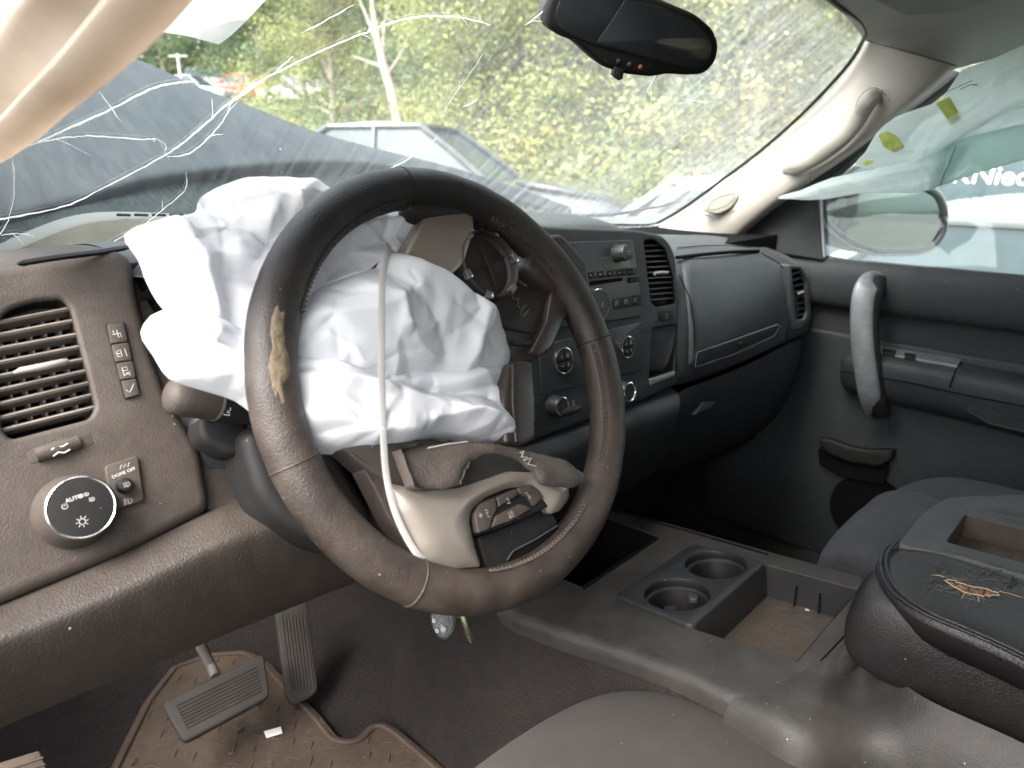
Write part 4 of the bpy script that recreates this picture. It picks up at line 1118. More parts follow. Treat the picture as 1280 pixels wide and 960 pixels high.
st = tube('tether_strap', catmull([FWh.P(x, y, h) for x, y, h in ((486, 306, -.006), (482, 325, .022), (478, 350, .030), (477, 400, .034), (477, 450, .032), (478, 500, .024), (480, 560, .018), (484, 600, .014), (494, 640, .012), (510, 675, .010), (524, 695, .008), (538, 708, .004))], 5), .0030, M['strap'], ab, n=10, flat=(1, .12), upv=WN)

# ============================================================ seats
def seat_pad(name, z0, poly, amp, mat, par, p=5, q=.5, disp=None, back=.12):
    fr = Fr((0, 0, z0), (0, 0, 1), (1, 0, 0))
    m = MB(); pillow_mb(m, fr, poly, 0, amp, back=back, p=p, q=q, nth=140, nr=36, disp=disp, cen=None)
    return m.out(name, mat, par, smooth=180)
ds = empty('driver_seat', 'brown grey cloth driver seat cushion in the near foreground', 'car seat', (-.4, -.35, .2))
seat_pad('cushion', .250, [(-.66, -.08), (-.60, -.02), (-.40, -.005), (-.25, -.02), (-.175, -.06), (-.136, -.14), (-.126, -.30), (-.126, -.62), (-.66, -.62)], .082, M['cloth'], ds, p=4.5, q=.6)
FZ = Fr((0, 0, 0), (0, 0, 1), (1, 0, 0))
bl = plate('seat_base', Fr((-.4, -.34, .15), (0, 0, 1), (1, 0, 0)), rnd(rect(0, 0, .42, .46), .03), M['black'], ds, th=.12, r=.01)
sb = MB(); pillow_mb(sb, Fr((-.4, -.66, .62), (0, 1, .2), (1, 0, 0)), [(-.25, -.36), (.25, -.36), (.25, .2), (.18, .34), (-.18, .34), (-.25, .2)], 0, .05, back=.09, p=5, q=.5, nth=80, nr=20)
sb.out('backrest', M['cloth'], ds)
ps = empty('passenger_seat', 'blue grey cloth passenger seat beyond the centre console', 'car seat', (.45, -.35, .2))
pp = [(.205, -.15), (.225, -.115), (.33, -.095), (.50, -.095), (.62, -.11), (.685, -.16), (.70, -.30), (.70, -.62), (.205, -.62)]
seat_pad('cushion', .25, pp, .088, M['cloth_grey'], ps, p=4.5, q=.6)
seat_pad('center_panel', .278, [(.225, -.16), (.24, -.112), (.33, -.098), (.46, -.098), (.53, -.12), (.50, -.30), (.50, -.60), (.225, -.60)], .060, M['cloth_blue'], ps, p=5, q=.6, back=.03)
plate('seat_base', Fr((.45, -.34, .15), (0, 0, 1), (1, 0, 0)), rnd(rect(0, 0, .40, .42), .03), M['black'], ps, th=.12, r=.01)
sb = MB(); pillow_mb(sb, Fr((.45, -.66, .62), (0, 1, .2), (1, 0, 0)), [(-.25, -.36), (.25, -.36), (.25, .2), (.18, .34), (-.18, .34), (-.25, .2)], 0, .05, back=.09, p=5, q=.5, nth=80, nr=20)
sb.out('backrest', M['cloth_blue'], ps)

# ============================================================ centre console
cc = empty('center_console', 'dusty centre console with two round cup holders and an open bin', 'console', (0, 0, 0))
FCo = Fr((0, .203, .291), (0, .136, 1), (1, 0, 0))
outer = FCo.poly([(600, 740), (640, 768), (700, 790), (780, 815), (852, 842), (905, 868), (965, 888), (1035, 862), (1100, 790), (1090, 722), (1078, 716), (960, 685), (860, 657), (757, 630), (690, 612)])
hA = rnd(FCo.poly([(640, 700), (745, 641), (822, 670), (727, 733), (700, 722)]), .003)
hB = rnd(FCo.poly([(868, 786), (958, 706), (1073, 737), (996, 827)]), .002)
hC = rnd(FCo.poly([(770, 748), (866, 681), (957, 704), (866, 785)]), .002)
top = plate('console_top', FCo, rnd(outer, .012), M['console'], cc, holes=[hA, hB, rnd(FCo.poly([(774, 749), (868, 684), (951, 705), (862, 779)]), .002)], th=.026, r=.014, rs=6, hr=.0015)
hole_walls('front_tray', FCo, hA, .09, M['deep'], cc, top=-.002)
bw = hole_walls('bin', FCo, hB, .050, M['console_in'], cc, top=-.001)
plate('bin_floor', FCo, inset(hB, .001), M['dirt'], bw, h=-.047, th=.002, r=0)
# clips and slots on the far wall of the bin
XW = FCo.px(1010, 722)[0]-.001
for (x0, y0, x1, y1) in ((996, 733, 990, 776), (1025, 742, 1022, 785)):
    p0, p1 = FCo.P(x0, y0, -.008), FCo.P(x1, y1, -.03)
    xw = .128-.012
    q0, q1 = at_axis(x0, y0, 0, XW), at_axis(x1, y1, 0, XW)
    tube('slot', [q0, q1], .0012, M['deep'], bw, n=6)
for (x, y) in ((981, 757), (1009, 764)):
    c = at_axis(x, y, 0, XW); box_mb(mb2 := MB(), c, .003, .005, .005); mb2.out('clip', M['print'], bw, smooth=0)
# cup holder insert
FCu = Fr(FCo.p(0, 0, 0), FCo.n, FCo.u)
co = rnd(FCu.poly([(769, 744), (866, 679), (958, 702), (866, 783)], .006), [.004, .012, .012, .012])
r1, r2 = .0355, .036
c1 = FCu.px(846, 742, .006); c2 = FCu.px(894.5, 705, .006)
ch = plate('cup_holder', FCu, co, M['console_in'], cc, holes=[circ(c1[0], c1[1], .0415, 48), circ(c2[0], c2[1], .0415, 48)], h=.006, th=.045, r=.0025, hr=.0018)
for c in (c1, c2):
    k = lathe_mb(MB(), FCu, c[0], c[1], [(.0418, .004), (.0408, -.008), (.0378, -.0085), (.0365, -.010), (.0345, -.065), (.0330, -.07), (.01, -.071)], n=40).out('cup_well', M['black'], ch, smooth=40)
    lathe('well_ring', FCu, c[0], c[1], [(.0412, -.006), (.0392, -.0070), (.0378, -.0083)], M['console_in'], k, n=40, cap=False)
for (x, y, an) in ((837, 747, 0), (866, 742, 1), (862, 730, 2)):
    q = FCu.poly([(x-8, y-7), (x+8, y-5), (x+6, y+8), (x-5, y+8)], -.012)
    plate('grip_tab', FCu, rnd(q, .002), M['slat_dark'], ch, h=-.010 if an != 0 else -.03, th=.006, r=.001)
plate('seam_strip', FCo, rnd(FCo.poly([(727, 733), (822, 670), (824, 673), (730, 737)], .001), .0004), M['deep'], cc, h=.0008, th=.002, r=.0002)
tube('bin_lip', [FCo.P(x, y, .001) for x, y in ((1026, 826), (1060, 790), (1088, 757))], .0008, M['deep'], cc, n=5)
# passenger rail ridge
tube('rail_groove', [FCo.P(x, y, .001) for x, y in ((757, 636), (860, 664), (960, 693))], .0012, M['deep'], cc, n=6)
# carpeted side
sd0 = [(630, 770), (700, 795), (780, 820), (852, 847), (905, 875), (960, 897)]
t3 = [FCo.P(x, y, -.008) for x, y in sd0]
rws = [[p+Vector((.01, 0, 0)) for p in t3], [p+Vector((-.002, 0, -.012)) for p in t3], [Vector((p.x-.012, p.y, .16)) for p in t3], [Vector((p.x-.035, p.y, .02)) for p in t3], [Vector((p.x-.05, p.y, -.02)) for p in t3]]
ext = [r[0]+Vector((.02, .25, -.02)) for r in rws]
ext2 = [Vector((r[-1].x+.004, r[-1].y-.02, r[-1].z-.01)) for r in rws]
rws = [[e]+r+[e2] for e, r, e2 in zip(ext, rws, ext2)]
loft('side_carpet', rws, M['carpet'], cc, sub=1)
mesh('passenger_side', [(.16, .40, .25), (.17, -.6, .33), (.19, -.6, -.02), (.18, .5, -.02)], [(0, 1, 2, 3)], M['black'], cc, solid=.01)
# sweep up from the rail to the armrest
sw_rows = [[FCo.P(x, y, -.0012) for x, y in ((1012, 826), (978, 846), (930, 866), (905, 874))], [FCo.P(x, y, .0012) for x, y in ((1028, 828), (1000, 852), (962, 877), (938, 890))],
           [FCo.P(x, y, .004) for x, y in ((1058, 800), (1045, 850), (1010, 890), (985, 915))],
           [at_axis(1085, 790, 1, -.245), at_axis(1075, 835, 1, -.262), at_axis(1055, 890, 1, -.275), at_axis(1030, 925, 1, -.285)],
           [at_axis(1118, 858, 0, -.112), at_axis(1118, 885, 0, -.124), at_axis(1108, 915, 0, -.134), at_axis(1090, 955, 0, -.14)],
           [at_axis(1210, 898, 0, -.112), at_axis(1215, 925, 0, -.124), at_axis(1210, 960, 0, -.136), at_axis(1200, 1010, 0, -.142)],
           [at_axis(1330, 950, 0, -.112), at_axis(1335, 985, 0, -.124), at_axis(1335, 1030, 0, -.136), at_axis(1330, 1090, 0, -.142)]]
sw_rows = [r+[r[-1]+Vector((-.006, 0, -.10)), r[-1]+Vector((-.012, 0, -.26))] for r in sw_rows]
loft('console_sweep', sw_rows, M['console'], cc, sub=3)
# under the sweep: rear console body
rws = []
for y, zt in ((-.27, .335), (-.29, .35), (-.33, .375), (-.42, .385), (-.62, .39)):
    rws.append([(.17, y, zt), (-.02, y, zt), (-.06, y, zt-.01), (-.08, y, zt-.05), (-.10, y, .15), (-.12, y, -.02)])
loft('console_body', rws, M['carpet'], cc, sub=1)

# armrest lid
al = empty('armrest_lid', 'cracked black leather armrest lid with split showing orange foam, beside the passenger seat', 'armrest', (.05, -.4, .42))
def lid_sec(y):
    f = min(1, max(0, (-.232-y)/.06))
    k = math.sqrt(max(0, 1-(1-f)**2))
    return k
rws = []
for y, k, zt in ((-.250, 0, 0), (-.251, .35, 0), (-.256, .62, 0), (-.266, .82, 0), (-.282, .93, 0), (-.312, 1, 0), (-.37, 1.0, .003), (-.46, 1, .006), (-.75, 1, .008)):
    x0, x1 = -.097, .240
    xm = (x0+x1)/2; hw = (x1-x0)/2*(.80+.20*k)
    zb, zt2 = .358+.03*(1-k), .422+.047*k+zt
    zc = (zb+zt2)/2
    sec = [(-1, zb+.01), (-1.03, zc), (-1.0, zt2-.02), (-.93, zt2-.006), (-.80, zt2), (-.60, zt2-.001), (-.38, zt2-.03*k), (.5, zt2-.03*k), (.85, zt2-.006), (.97, zt2-.012), (1, zc), (.97, zb+.005), (0, zb), (-.9, zb)]
    rws.append([(xm+hw*a, y, z if k > 0 else zc+(z-zc)*.3) for a, z in sec])
rws.insert(0, [(xm+(x-xm)*.4, -.2495, zc2) for (x, y, z), zc2 in zip(rws[0], [.40]*20)])
loft('lid_shell', rws, M['arm_leather'], al, sub=2, closed=True)
ZT = .471
FLd = Fr((0, -.26, ZT), (0, -.012, 1), (1, 0, 0))
# padded leather top and harder faded plastic half with a tray
pad = MB()
pillow_mb(pad, FLd, FLd.poly([(1098, 712), (1100, 690), (1128, 676), (1180, 690), (1280, 728), (1400, 775), (1560, 850), (1500, 960), (1330, 850), (1240, 805), (1160, 770), (1118, 742)], .004), -.006, .014, back=.03, p=7, q=.5, nth=200, nr=60, cen=None)
po = pad.out('leather_pad', M['arm_leather'], al, smooth=180)
tag(po, 'blue black leather pad split open near its edge')
for off in (0, 1):
    tube('piping', catmull([FLd.P(x+off*7, y-off*1.5, .0045+.002*off) for x, y in ((1128, 674), (1108, 684), (1100, 704), (1112, 736), (1150, 764), (1200, 786), (1250, 808), (1330, 848))], 5), .0016, M['arm_leather'], po, n=8)
th_ = rnd(FLd.poly([(1183, 676), (1207, 642), (1300, 664), (1460, 702), (1470, 760), (1330, 716), (1280, 702)], .010), .005)
fo = rnd(FLd.poly([(1120, 678), (1150, 640), (1180, 620), (1215, 617), (1280, 620), (1450, 650), (1640, 720), (1640, 830), (1290, 720), (1200, 693)], .010), .012)
tp = plate('tray_top', FLd, fo, M['arm_teal'], al, holes=[th_], h=.009, th=.030, r=.005, rs=4, hr=.0015)
hole_walls('pen_tray', FLd, th_, .018, M['dirt'], al, top=.007)
m_ = MB(); pillow_mb(m_, FLd, FLd.poly([(1200, 628), (1230, 617), (1300, 617), (1480, 650), (1640, 700), (1640, 745), (1480, 690), (1290, 652), (1240, 641)], .012), .004, .014, back=.005, p=4, q=.5, nth=120, nr=20)
m_.out('far_bolster', M['arm_teal'], al, smooth=180)
# the split in the leather
sp = FLd.poly([(1180, 722), (1195, 723), (1207, 728), (1222, 731), (1240, 735), (1249, 739), (1238, 742), (1222, 741), (1206, 737), (1193, 730)], .012)
fm = pbr('orange foam', (.36, .17, .06), .9, (.20, .09, .03), ns=90, lump=.5, lump_scale=300); M['orange'] = fm
rng = random.Random(8); sj = []
for i in range(len(sp)):
    p0, p1 = Vector(sp[i-1]), Vector(sp[i])
    for k in range(4):
        q = p0.lerp(p1, k/4); sj.append((q.x+rng.gauss(0, .0009), q.y+rng.gauss(0, .0009)))
sp = sj
tear = plate('foam_split', FLd, sp, fm, po, h=.0080, th=.003, r=.0008, rs=2)
crk = pbr('grey vinyl crack', (.055, .052, .05), .6)
pale = pbr('pale torn edge', (.36, .26, .18), .8)
mb = MB()
spc = [FLd.p(a, b, .0094) for a, b in sp]
tube_mb(mb, spc+[spc[0]], .0005, n=5)
for q in (((1180, 721), (1172, 719), (1165, 719)), ((1249, 739), (1262, 742), (1278, 747)), ((1222, 745), (1224, 752)), ((1206, 740), (1202, 748))):
    tube_mb(mb, [FLd.P(x, y, .0084) for x, y in q], [.0004, .0003, .0002][:len(q)], n=5)
mb.out('torn_edge', pale, po)
mb = MB()
rng = random.Random(11)
for k in range(22):
    t = rng.random()
    cx, cy = 1165+t*100, 718+t*24
    an = rng.choice((-1, 1))*(R(60)+rng.random()*R(50))
    ln_ = 14+rng.random()*16
    sx0, sy0 = cx+math.cos(an)*7, cy+math.sin(an)*5
    pts = [(sx0, sy0), (sx0+math.cos(an+.2)*ln_*.5, sy0+math.sin(an+.2)*ln_*.35), (sx0+math.cos(an-.3)*ln_, sy0+math.sin(an-.3)*ln_*.6)]
    tube_mb(mb, [FLd.P(x, y, .0072) for x, y in pts], [.0015, .0014, .0004], n=6)
mb.out('leather_wrinkle', M['arm_leather'], po)
mb = MB()
for k in range(22):                          # fine pale cracks in the vinyl around the split
    an = 2*math.pi*k/22+rng.random()*.3
    r0, r1 = 9, 16+rng.random()*22
    pts = []
    for j in range(5):
        rr = r0+(r1-r0)*j/4
        a2 = an+rng.gauss(0, .2)
        pts.append((1213+math.cos(a2)*rr*1.7, 732+math.sin(a2)*rr*.75))
    tube_mb(mb, [FLd.P(x, y, .0080) for x, y in pts], [.0009, .0009, .0007, .0005, .0002], n=5)
mb.out('vinyl_crack', crk, po)

# ============================================================ pedals, mat, scraps
FP = Fr(at_axis(270, 870, 1, .46), (-.05, -.55, .83), (1, 0, 0))
bp = empty('brake_pedal', 'wide ribbed brake pedal left of the accelerator', 'pedal', tuple(FP.o))
pad0 = rnd(FP.poly([(202, 878), (330, 816), (338, 870), (230, 928)]), .010)
pd = plate('pedal_pad', FP, pad0, M['pedal'], bp, th=.014, r=.004, rs=4)
for i in range(8):
    t = (i+.9)/9.2
    a, b = (214+(232-214)*t, 880+(916-880)*t), (325+(333-325)*t, 827+(865-827)*t)
    tube('rib', [FP.P(a[0]+4, a[1]-1, .0005), FP.P(b[0]-5, b[1]+3, .0005)], .0016, M['pedal'], pd, n=6)
tube('pedal_arm', [FP.P(270, 845, -.012), FP.P(262, 830, -.02), at_axis(250, 805, 1, .52), at_axis(235, 770, 1, .6)], .008, M['pedal_steel'], bp, n=10)
FA = Fr(at_axis(375, 830, 1, .50), (-.1, -.72, .68), (1, 0, 0))
gp = empty('accelerator_pedal', 'tall narrow accelerator pedal with fine vertical grooves', 'pedal', tuple(FA.o))
gd_ = plate('pedal_pad', FA, rnd(FA.poly([(344, 760), (384, 752), (398, 862), (388, 872), (366, 882), (358, 870)]), .008), M['pedal'], gp, th=.012, r=.003, rs=3)
for i in range(8):
    x0 = 352+i*4.1; x1 = 364+i*4.0
    tube('groove', [FA.P(x0, 768, .0004), FA.P(x1, 862, .0004)], .0011, M['pedal'], gd_, n=5)
FB2 = Fr(at_axis(30, 950, 1, .30), (.2, -.6, .8), (1, 0, 0))
db = empty('parking_brake_pedal', 'ribbed tan parking brake pedal at the lower left corner', 'pedal', tuple(FB2.o))
m_ = pbr('tan pedal rubber', (.30, .23, .17), .75, (.36, .28, .2), ns=30); M['tanpedal'] = m_
q_ = plate('pedal_pad', FB2, rnd(FB2.poly([(-30, 962), (50, 937), (64, 975), (40, 1010), (-30, 1020)]), .004), m_, db, th=.014, r=.002)
for i in range(5): tube('rib', [FB2.P(-20, 972+i*8, .0005), FB2.P(54+i*2, 947+i*8, .0005)], .0013, m_, q_, n=5)

FM = Fr((0, .42, .004), (0, -.02, 1), (1, 0, 0))
mt = empty('floor_mat', 'muddy brown rubber driver floor mat with diamond tread and notched corner', 'floor mat', (-.4, .4, 0))
mo = FM.poly([(120, 1000), (180, 880), (215, 835), (262, 818), (310, 815), (340, 832), (366, 862), (400, 895), (424, 925), (445, 926), (462, 908), (480, 904), (500, 915), (530, 940), (570, 975), (620, 1040), (400, 1200), (100, 1200)])
mm = plate('mat_base', FM, rnd(mo, .012), M['mat'], mt, h=.006, th=.012, r=.004)
ring = inset(rnd(mo, .012), .012)
tube('mat_rim', [FM.p(a, b, .008) for a, b in ring], .0035, M['mat'], mm, n=6, closed=True)
rng = random.Random(5)
mb = MB(); k = 0
for i in range(-9, 12):
    for j in range(-9, 10):
        a = -.39+i*.034+(.017 if j % 2 else 0); b = .02+j*.026
        P3 = FM.p(a, b, .007)
        d = P3-CAM; z = d.dot(FW)
        px, py = 640+900*d.dot(RT)/z, 480-900*d.dot(UP)/z
        # inside the mat?
        ins = False; q = ring
        for t in range(len(q)):
            (x1, y1), (x2, y2) = q[t-1], q[t]
            if (y1 > b) != (y2 > b) and a < (x2-x1)*(b-y1)/(y2-y1)+x1: ins = not ins
        if not ins: continue
        an = R(45 if (i+j) % 2 else -45)
        c, s = math.cos(an), math.sin(an)
        e = .010
        tube_mb(mb, [FM.p(a-c*e, b-s*e, .0055), FM.p(a, b, .0075), FM.p(a+c*e, b+s*e, .0055)], [.0008, .0020, .0008], n=6)
tg = mb.out('tread', M['mat'], mm, smooth=60); tg['kind'] = 'stuff'
FMs = Fr(FM.p(0, 0, .009), FM.n, (1, 0, 0))
o = plate('paper_scrap', FMs, FMs.poly([(330, 914), (351, 908), (353, 916), (333, 922)], .004), M['paper'], h=.004, th=.001, r=.0003)
tag(o, 'small white paper scrap on the muddy floor mat below the pedals', 'paper scrap')
for (x, y, r_, lb_) in ((298, 909, 7, 'faint brown leaf flake on the mat just below the brake pedal'), (288, 942, 3, 'tiny pale chip on the mat, left of the paper scrap'), (337, 953, 3, 'tiny pale chip at the bottom edge of the mat'), (166, 952, 4, 'tiny pale chip at the left edge of the mat')):
    q = [(x+r_*math.cos(R(t+rng.random()*20))*(.7+.5*rng.random()), y+r_*.6*math.sin(R(t))*(.7+.5*rng.random())) for t in range(0, 360, 60)]
    o = plate('debris_flake', FMs, FMs.poly(q, .004), M['flap'], h=.005, th=.001, r=.0002)
    tag(o, lb_, 'debris', 'debris flakes on the floor mat')
# ============================================================ windshield surface
def ws_y(x, z):
    return .503 - (z-.73)*(.45/.35) + (.085-.06*(z-.73)/.35)*(1-(x/.7)**2)
def ws_n(x, z):
    e = .01
    tx = Vector((2*e, ws_y(x+e, z)-ws_y(x-e, z), 0)); tz = Vector((0, ws_y(x, z+e)-ws_y(x, z-e), 2*e))
    n = tx.cross(tz).normalized()
    return n if n.y < 0 else -n              # towards the cab
def ws_hit(px, py, off=0):
    r = ray(px, py); t = .8
    for _ in range(30):
        p = CAM+r*t
        f = p.y-ws_y(p.x, p.z)
        p2 = CAM+r*(t+.01)
        g = ((p2.y-ws_y(p2.x, p2.z))-f)/.01
        t -= f/g
    p = CAM+r*t
    return p+ws_n(p.x, p.z)*off
def glass_mat(name, tint, haze, streak=True, rough=.0):
    m = bpy.data.materials.new(name); m.use_nodes = True; nt = m.node_tree
    for n in list(nt.nodes): nt.nodes.remove(n)
    out = nt.nodes.new('ShaderNodeOutputMaterial')
    tr = nt.nodes.new('ShaderNodeBsdfTransparent'); tr.inputs[0].default_value = c4(tint)
    gl = nt.nodes.new('ShaderNodeBsdfGlossy'); gl.inputs['Roughness'].default_value = .02
    fr = nt.nodes.new('ShaderNodeFresnel'); fr.inputs[0].default_value = 1.45
    df = nt.nodes.new('ShaderNodeBsdfDiffuse'); df.inputs[0].default_value = (.75, .80, .78, 1)
    tl = nt.nodes.new('ShaderNodeBsdfTranslucent'); tl.inputs[0].default_value = (.75, .80, .78, 1)
    md = nt.nodes.new('ShaderNodeMixShader'); md.inputs[0].default_value = .6
    nt.links.new(df.outputs[0], md.inputs[1]); nt.links.new(tl.outputs[0], md.inputs[2])
    tc = nt.nodes.new('ShaderNodeTexCoord')
    ob = tc.outputs['Object']
    m1 = nt.nodes.new('ShaderNodeMixShader')
    if streak:
        mp = nt.nodes.new('ShaderNodeMapping'); mp.inputs['Scale'].default_value = (110, 6, 6)
        nt.links.new(ob, mp.inputs['Vector'])
        f1 = noise_fac(nt, mp.outputs[0], 1, .40, .75, 5, .6, .3)          # run marks
        f2 = noise_fac(nt, ob, 3.0, .30, .72, 5, .6, .2)                   # cloudy film
        f3 = noise_fac(nt, ob, 170, .60, .72, 3, .6)                     # dried drops
        sp = nt.nodes.new('ShaderNodeSeparateXYZ'); nt.links.new(ob, sp.inputs[0])
        lo = nt.nodes.new('ShaderNodeMapRange'); lo.inputs[1].default_value = .95; lo.inputs[2].default_value = .72; lo.inputs[3].default_value = .85; lo.inputs[4].default_value = 1.15
        nt.links.new(sp.outputs[2], lo.inputs[0])
        def op(o, a, b):
            n = nt.nodes.new('ShaderNodeMath'); n.operation = o
            for s, v in ((n.inputs[0], a), (n.inputs[1], b)):
                if isinstance(v, (int, float)): s.default_value = v
                else: nt.links.new(v, s)
            return n.outputs[0]
        lx = nt.nodes.new('ShaderNodeMapRange'); lx.inputs[1].default_value = -.45; lx.inputs[2].default_value = .45; lx.inputs[3].default_value = .10; lx.inputs[4].default_value = 1.1
        nt.links.new(sp.outputs[0], lx.inputs[0])
        lo2 = op('MULTIPLY', lo.outputs[0], lx.outputs[0])
        fac = op('MULTIPLY', op('ADD', op('MULTIPLY', f1, haze*1.15), op('ADD', op('MULTIPLY', f2, haze*.9), op('ADD', op('MULTIPLY', f3, haze*.5), haze*.35))), lo2)
        nt.links.new(fac, m1.inputs[0])
    else:
        f2 = noise_fac(nt, ob, 4, .3, .7, 5)
        n = nt.nodes.new('ShaderNodeMath'); n.operation = 'MULTIPLY'; n.inputs[1].default_value = haze; nt.links.new(f2, n.inputs[0]); nt.links.new(n.outputs[0], m1.inputs[0])
    nt.links.new(tr.outputs[0], m1.inputs[1]); nt.links.new(md.outputs[0], m1.inputs[2])
    m2 = nt.nodes.new('ShaderNodeMixShader')
    nt.links.new(fr.outputs[0], m2.inputs[0]); nt.links.new(m1.outputs[0], m2.inputs[1]); nt.links.new(gl.outputs[0], m2.inputs[2])
    nt.links.new(m2.outputs[0], out.inputs[0])
    return m
M['windshield'] = glass_mat('dirty windshield glass', (.93, .97, .95), .19)
M['side_glass'] = glass_mat('side window glass', (.93, .98, .96), .05, False)
wsr = empty('windshield', 'hazy cracked windshield with white crack lines and rain streaks', 'windshield', (0, .5, .75))
xs = [-.80+.04*i for i in range(41)]; zs = [.665+.022*i for i in range(21)]
loft('glass', [[(x, ws_y(x, z), z) for x in xs] for z in zs], M['windshield'], wsr, sub=0)
M['crack'] = pbr('white glass crack', (.92, .93, .93), .3, trans=.55)
cr = [([(-30, 282), (0, 272), (40, 265), (88, 253), (130, 232), (200, 195), (235, 171), (285, 127), (330, 96), (400, 62), (450, 41), (500, 23), (545, 18), (580, 21), (612, 29)], 1.15),
      ([(36, 180), (75, 163), (130, 138), (185, 110), (215, 102), (242, 100)], 1.2), ([(40, 178), (80, 170), (120, 168), (175, 172), (195, 172), (206, 180), (204, 191)], .7),
      ([(208, 194), (235, 190), (265, 165), (283, 140), (288, 127), (312, 110), (345, 86), (365, 68)], .8), ([(86, 303), (120, 309), (150, 295), (175, 282), (205, 258), (230, 236), (232, 214)], .6),
      ([(-10, 300), (6, 280), (15, 250), (17, 215), (14, 195)], .6), ([(0, 292), (20, 290), (42, 293)], .7), ([(484, 210), (505, 200), (530, 182), (545, 172)], .8), ([(376, 39), (405, 24), (442, 3)], .8),
      ([(578, 132), (588, 128), (596, 122)], .9), ([(800, 130), (812, 105), (826, 82)], .5), ([(848, 122), (862, 124), (884, 127)], .5), ([(655, 30), (672, 17), (686, 4)], .8), ([(122, 112), (135, 128), (150, 150)], .6),
      ([(812, 155), (814, 128), (812, 98)], .35), ([(552, 150), (560, 128), (590, 85), (606, 60)], .35)]
for pts, w in cr:
    q = catmull([ws_hit(x, y, .002) for x, y in pts], 7)
    q = [p+Vector((random.gauss(0, .00025), 0, random.gauss(0, .00025))) for p in q]
    m_ = MB(); r_ = .00068*w; rr_ = []
    for i in range(len(q)):
        r_ += .35*(.00068*w*random.choice((.45, .8, 1.0, 1.5))-r_); rr_.append(r_*(1 if 2 < i < len(q)-3 else .4))
    tube_mb(m_, q, rr_, n=5)
    for i in range(3, len(q)-3):                 # short spurs
        if random.random() < .022*w:
            a_ = (q[i+1]-q[i]).normalized(); b_ = Vector((a_.z, 0, -a_.x))*random.choice((-1, 1))
            tube_mb(m_, [q[i], q[i]+(a_+b_*.6)*.006, q[i]+(a_+b_*.9)*random.uniform(.010, .022)], [.0004, .0003, .0001], n=4)
    m_.out('crack', M['crack'], wsr)
M['frit'] = pbr('black glass border and gap', (.006, .006, .006), .4)
ed = [(740, 280), (790, 281), (815, 280), (832, 273), (860, 256), (905, 223), (950, 189), (1000, 145), (1040, 104), (1066, 73), (1080, 47), (1081, 36), (1072, 24), (1050, 10), (1020, -12), (960, -55)]
q = catmull([(lambda p: p+(CAM-p).normalized()*.035)(ws_hit(x, y, .0)) for x, y in ed], 4)
tube('frit_and_gap_band', q, [.0018 if i < 10 else .0036 for i in range(len(q))], M['frit'], wsr, n=8)
tube('frit_and_gap_band', catmull([at_axis(x, y, 2, .790) for x, y in ((22, 330), (45, 326), (80, 321), (120, 316), (165, 308))], 3), [.001]+[.0028]*11+[.001], M['frit'], wsr, n=6)  # black strip standing in for the shade in the gap between glass and dash

# ============================================================ passenger A pillar
pil = empty('a_pillar_trim', 'beige passenger side windshield pillar trim with assist handle', 'pillar trim', (.68, .3, .9))
e0 = interp([(803, 291), (832, 272), (859, 255), (904, 222), (949, 188), (1000, 144), (1040, 103), (1064, 73), (1079, 46)], 14)
e3 = interp([(918, 302), (945, 276), (975, 252), (1005, 229), (1050, 199), (1095, 165), (1140, 129), (1175, 100), (1195, 82)], 14)
A0 = [ws_hit(x, y, .007) for x, y in e0]
A3 = [at_axis(x, y, 0, .700-.05*k/13) for k, (x, y) in enumerate(e3)]
def midrow(t, bulge):
    out = []
    for p, q2 in zip(A0, A3):
        c = p.lerp(q2, t)
        out.append(c + (CAM-c).normalized()*bulge)
    return out
back0 = [p+(p-CAM).normalized()*.03+RT*.012 for p in A0]; back3 = [p+Vector((.06, .02, -.005)) for p in A3]
trim = loft('trim_panel', [back0, A0, midrow(.12, .012), midrow(.4, .030), midrow(.7, .030), midrow(.92, .014), A3, back3], M['pillar'], pil, sub=2)
# assist handle
def pilpt(px, py, lift):
    # nearest depth between the two edges by pixel interpolation
    best = None
    for k in range(14):
        for t in (0, .1, .2, .3, .4, .5, .6, .7, .8, .9, 1):
            x = e0[k][0]+(e3[k][0]-e0[k][0])*t; y = e0[k][1]+(e3[k][1]-e0[k][1])*t
            d = (x-px)**2+(y-py)**2
            if best is None or d < best[0]: best = (d, k, t)
    _, k, t = best
    c = A0[k].lerp(A3[k], t)
    d = (c-CAM).dot(FW) - .030*math.sin(math.pi*min(1, max(0, t)))
    return at_depth(px, py, d-lift)
hp = [(980, 216, -.004), (986, 212, .008), (1000, 207, .024), (1020, 197, .034), (1045, 180, .038), (1065, 160, .038), (1076, 143, .034), (1086, 127, .024), (1096, 118, .008), (1103, 117, -.004)]
hd = tube('assist_handle', catmull([pilpt(*p) for p in hp], 5), [.006+.0065*min(1, i/8, (45-i)/8) for i in range(46)], M['pillar'], pil, n=16, flat=(1.15, .8), upv=(CAM-A0[6]).normalized())
for lnp in ([(974, 218), (974, 208), (984, 201), (1000, 200), (1018, 193), (1040, 178), (1058, 158), (1068, 138), (1074, 122), (1086, 111), (1098, 111), (1108, 120), (1112, 126)], [(985, 212), (1010, 207), (1035, 194), (1058, 176), (1072, 160), (1080, 143), (1090, 128), (1100, 121)]):
    tube('part_line', catmull([pilpt(x, y, .010 if lnp[0][0] == 974 else .050) for x, y in lnp], 3), .0006, M['pillar_line'], hd, n=4)
FCap = Fr(pilpt(902, 252, .026), (CAM-pilpt(902, 252, 0)), RT)
cp = plate('oval_cap', FCap, rnd(FCap.poly([(878, 264), (884, 251), (900, 242), (920, 238), (924, 246), (914, 260), (898, 268)]), .008), M['pillar'], pil, h=.004, th=.03, r=.003)
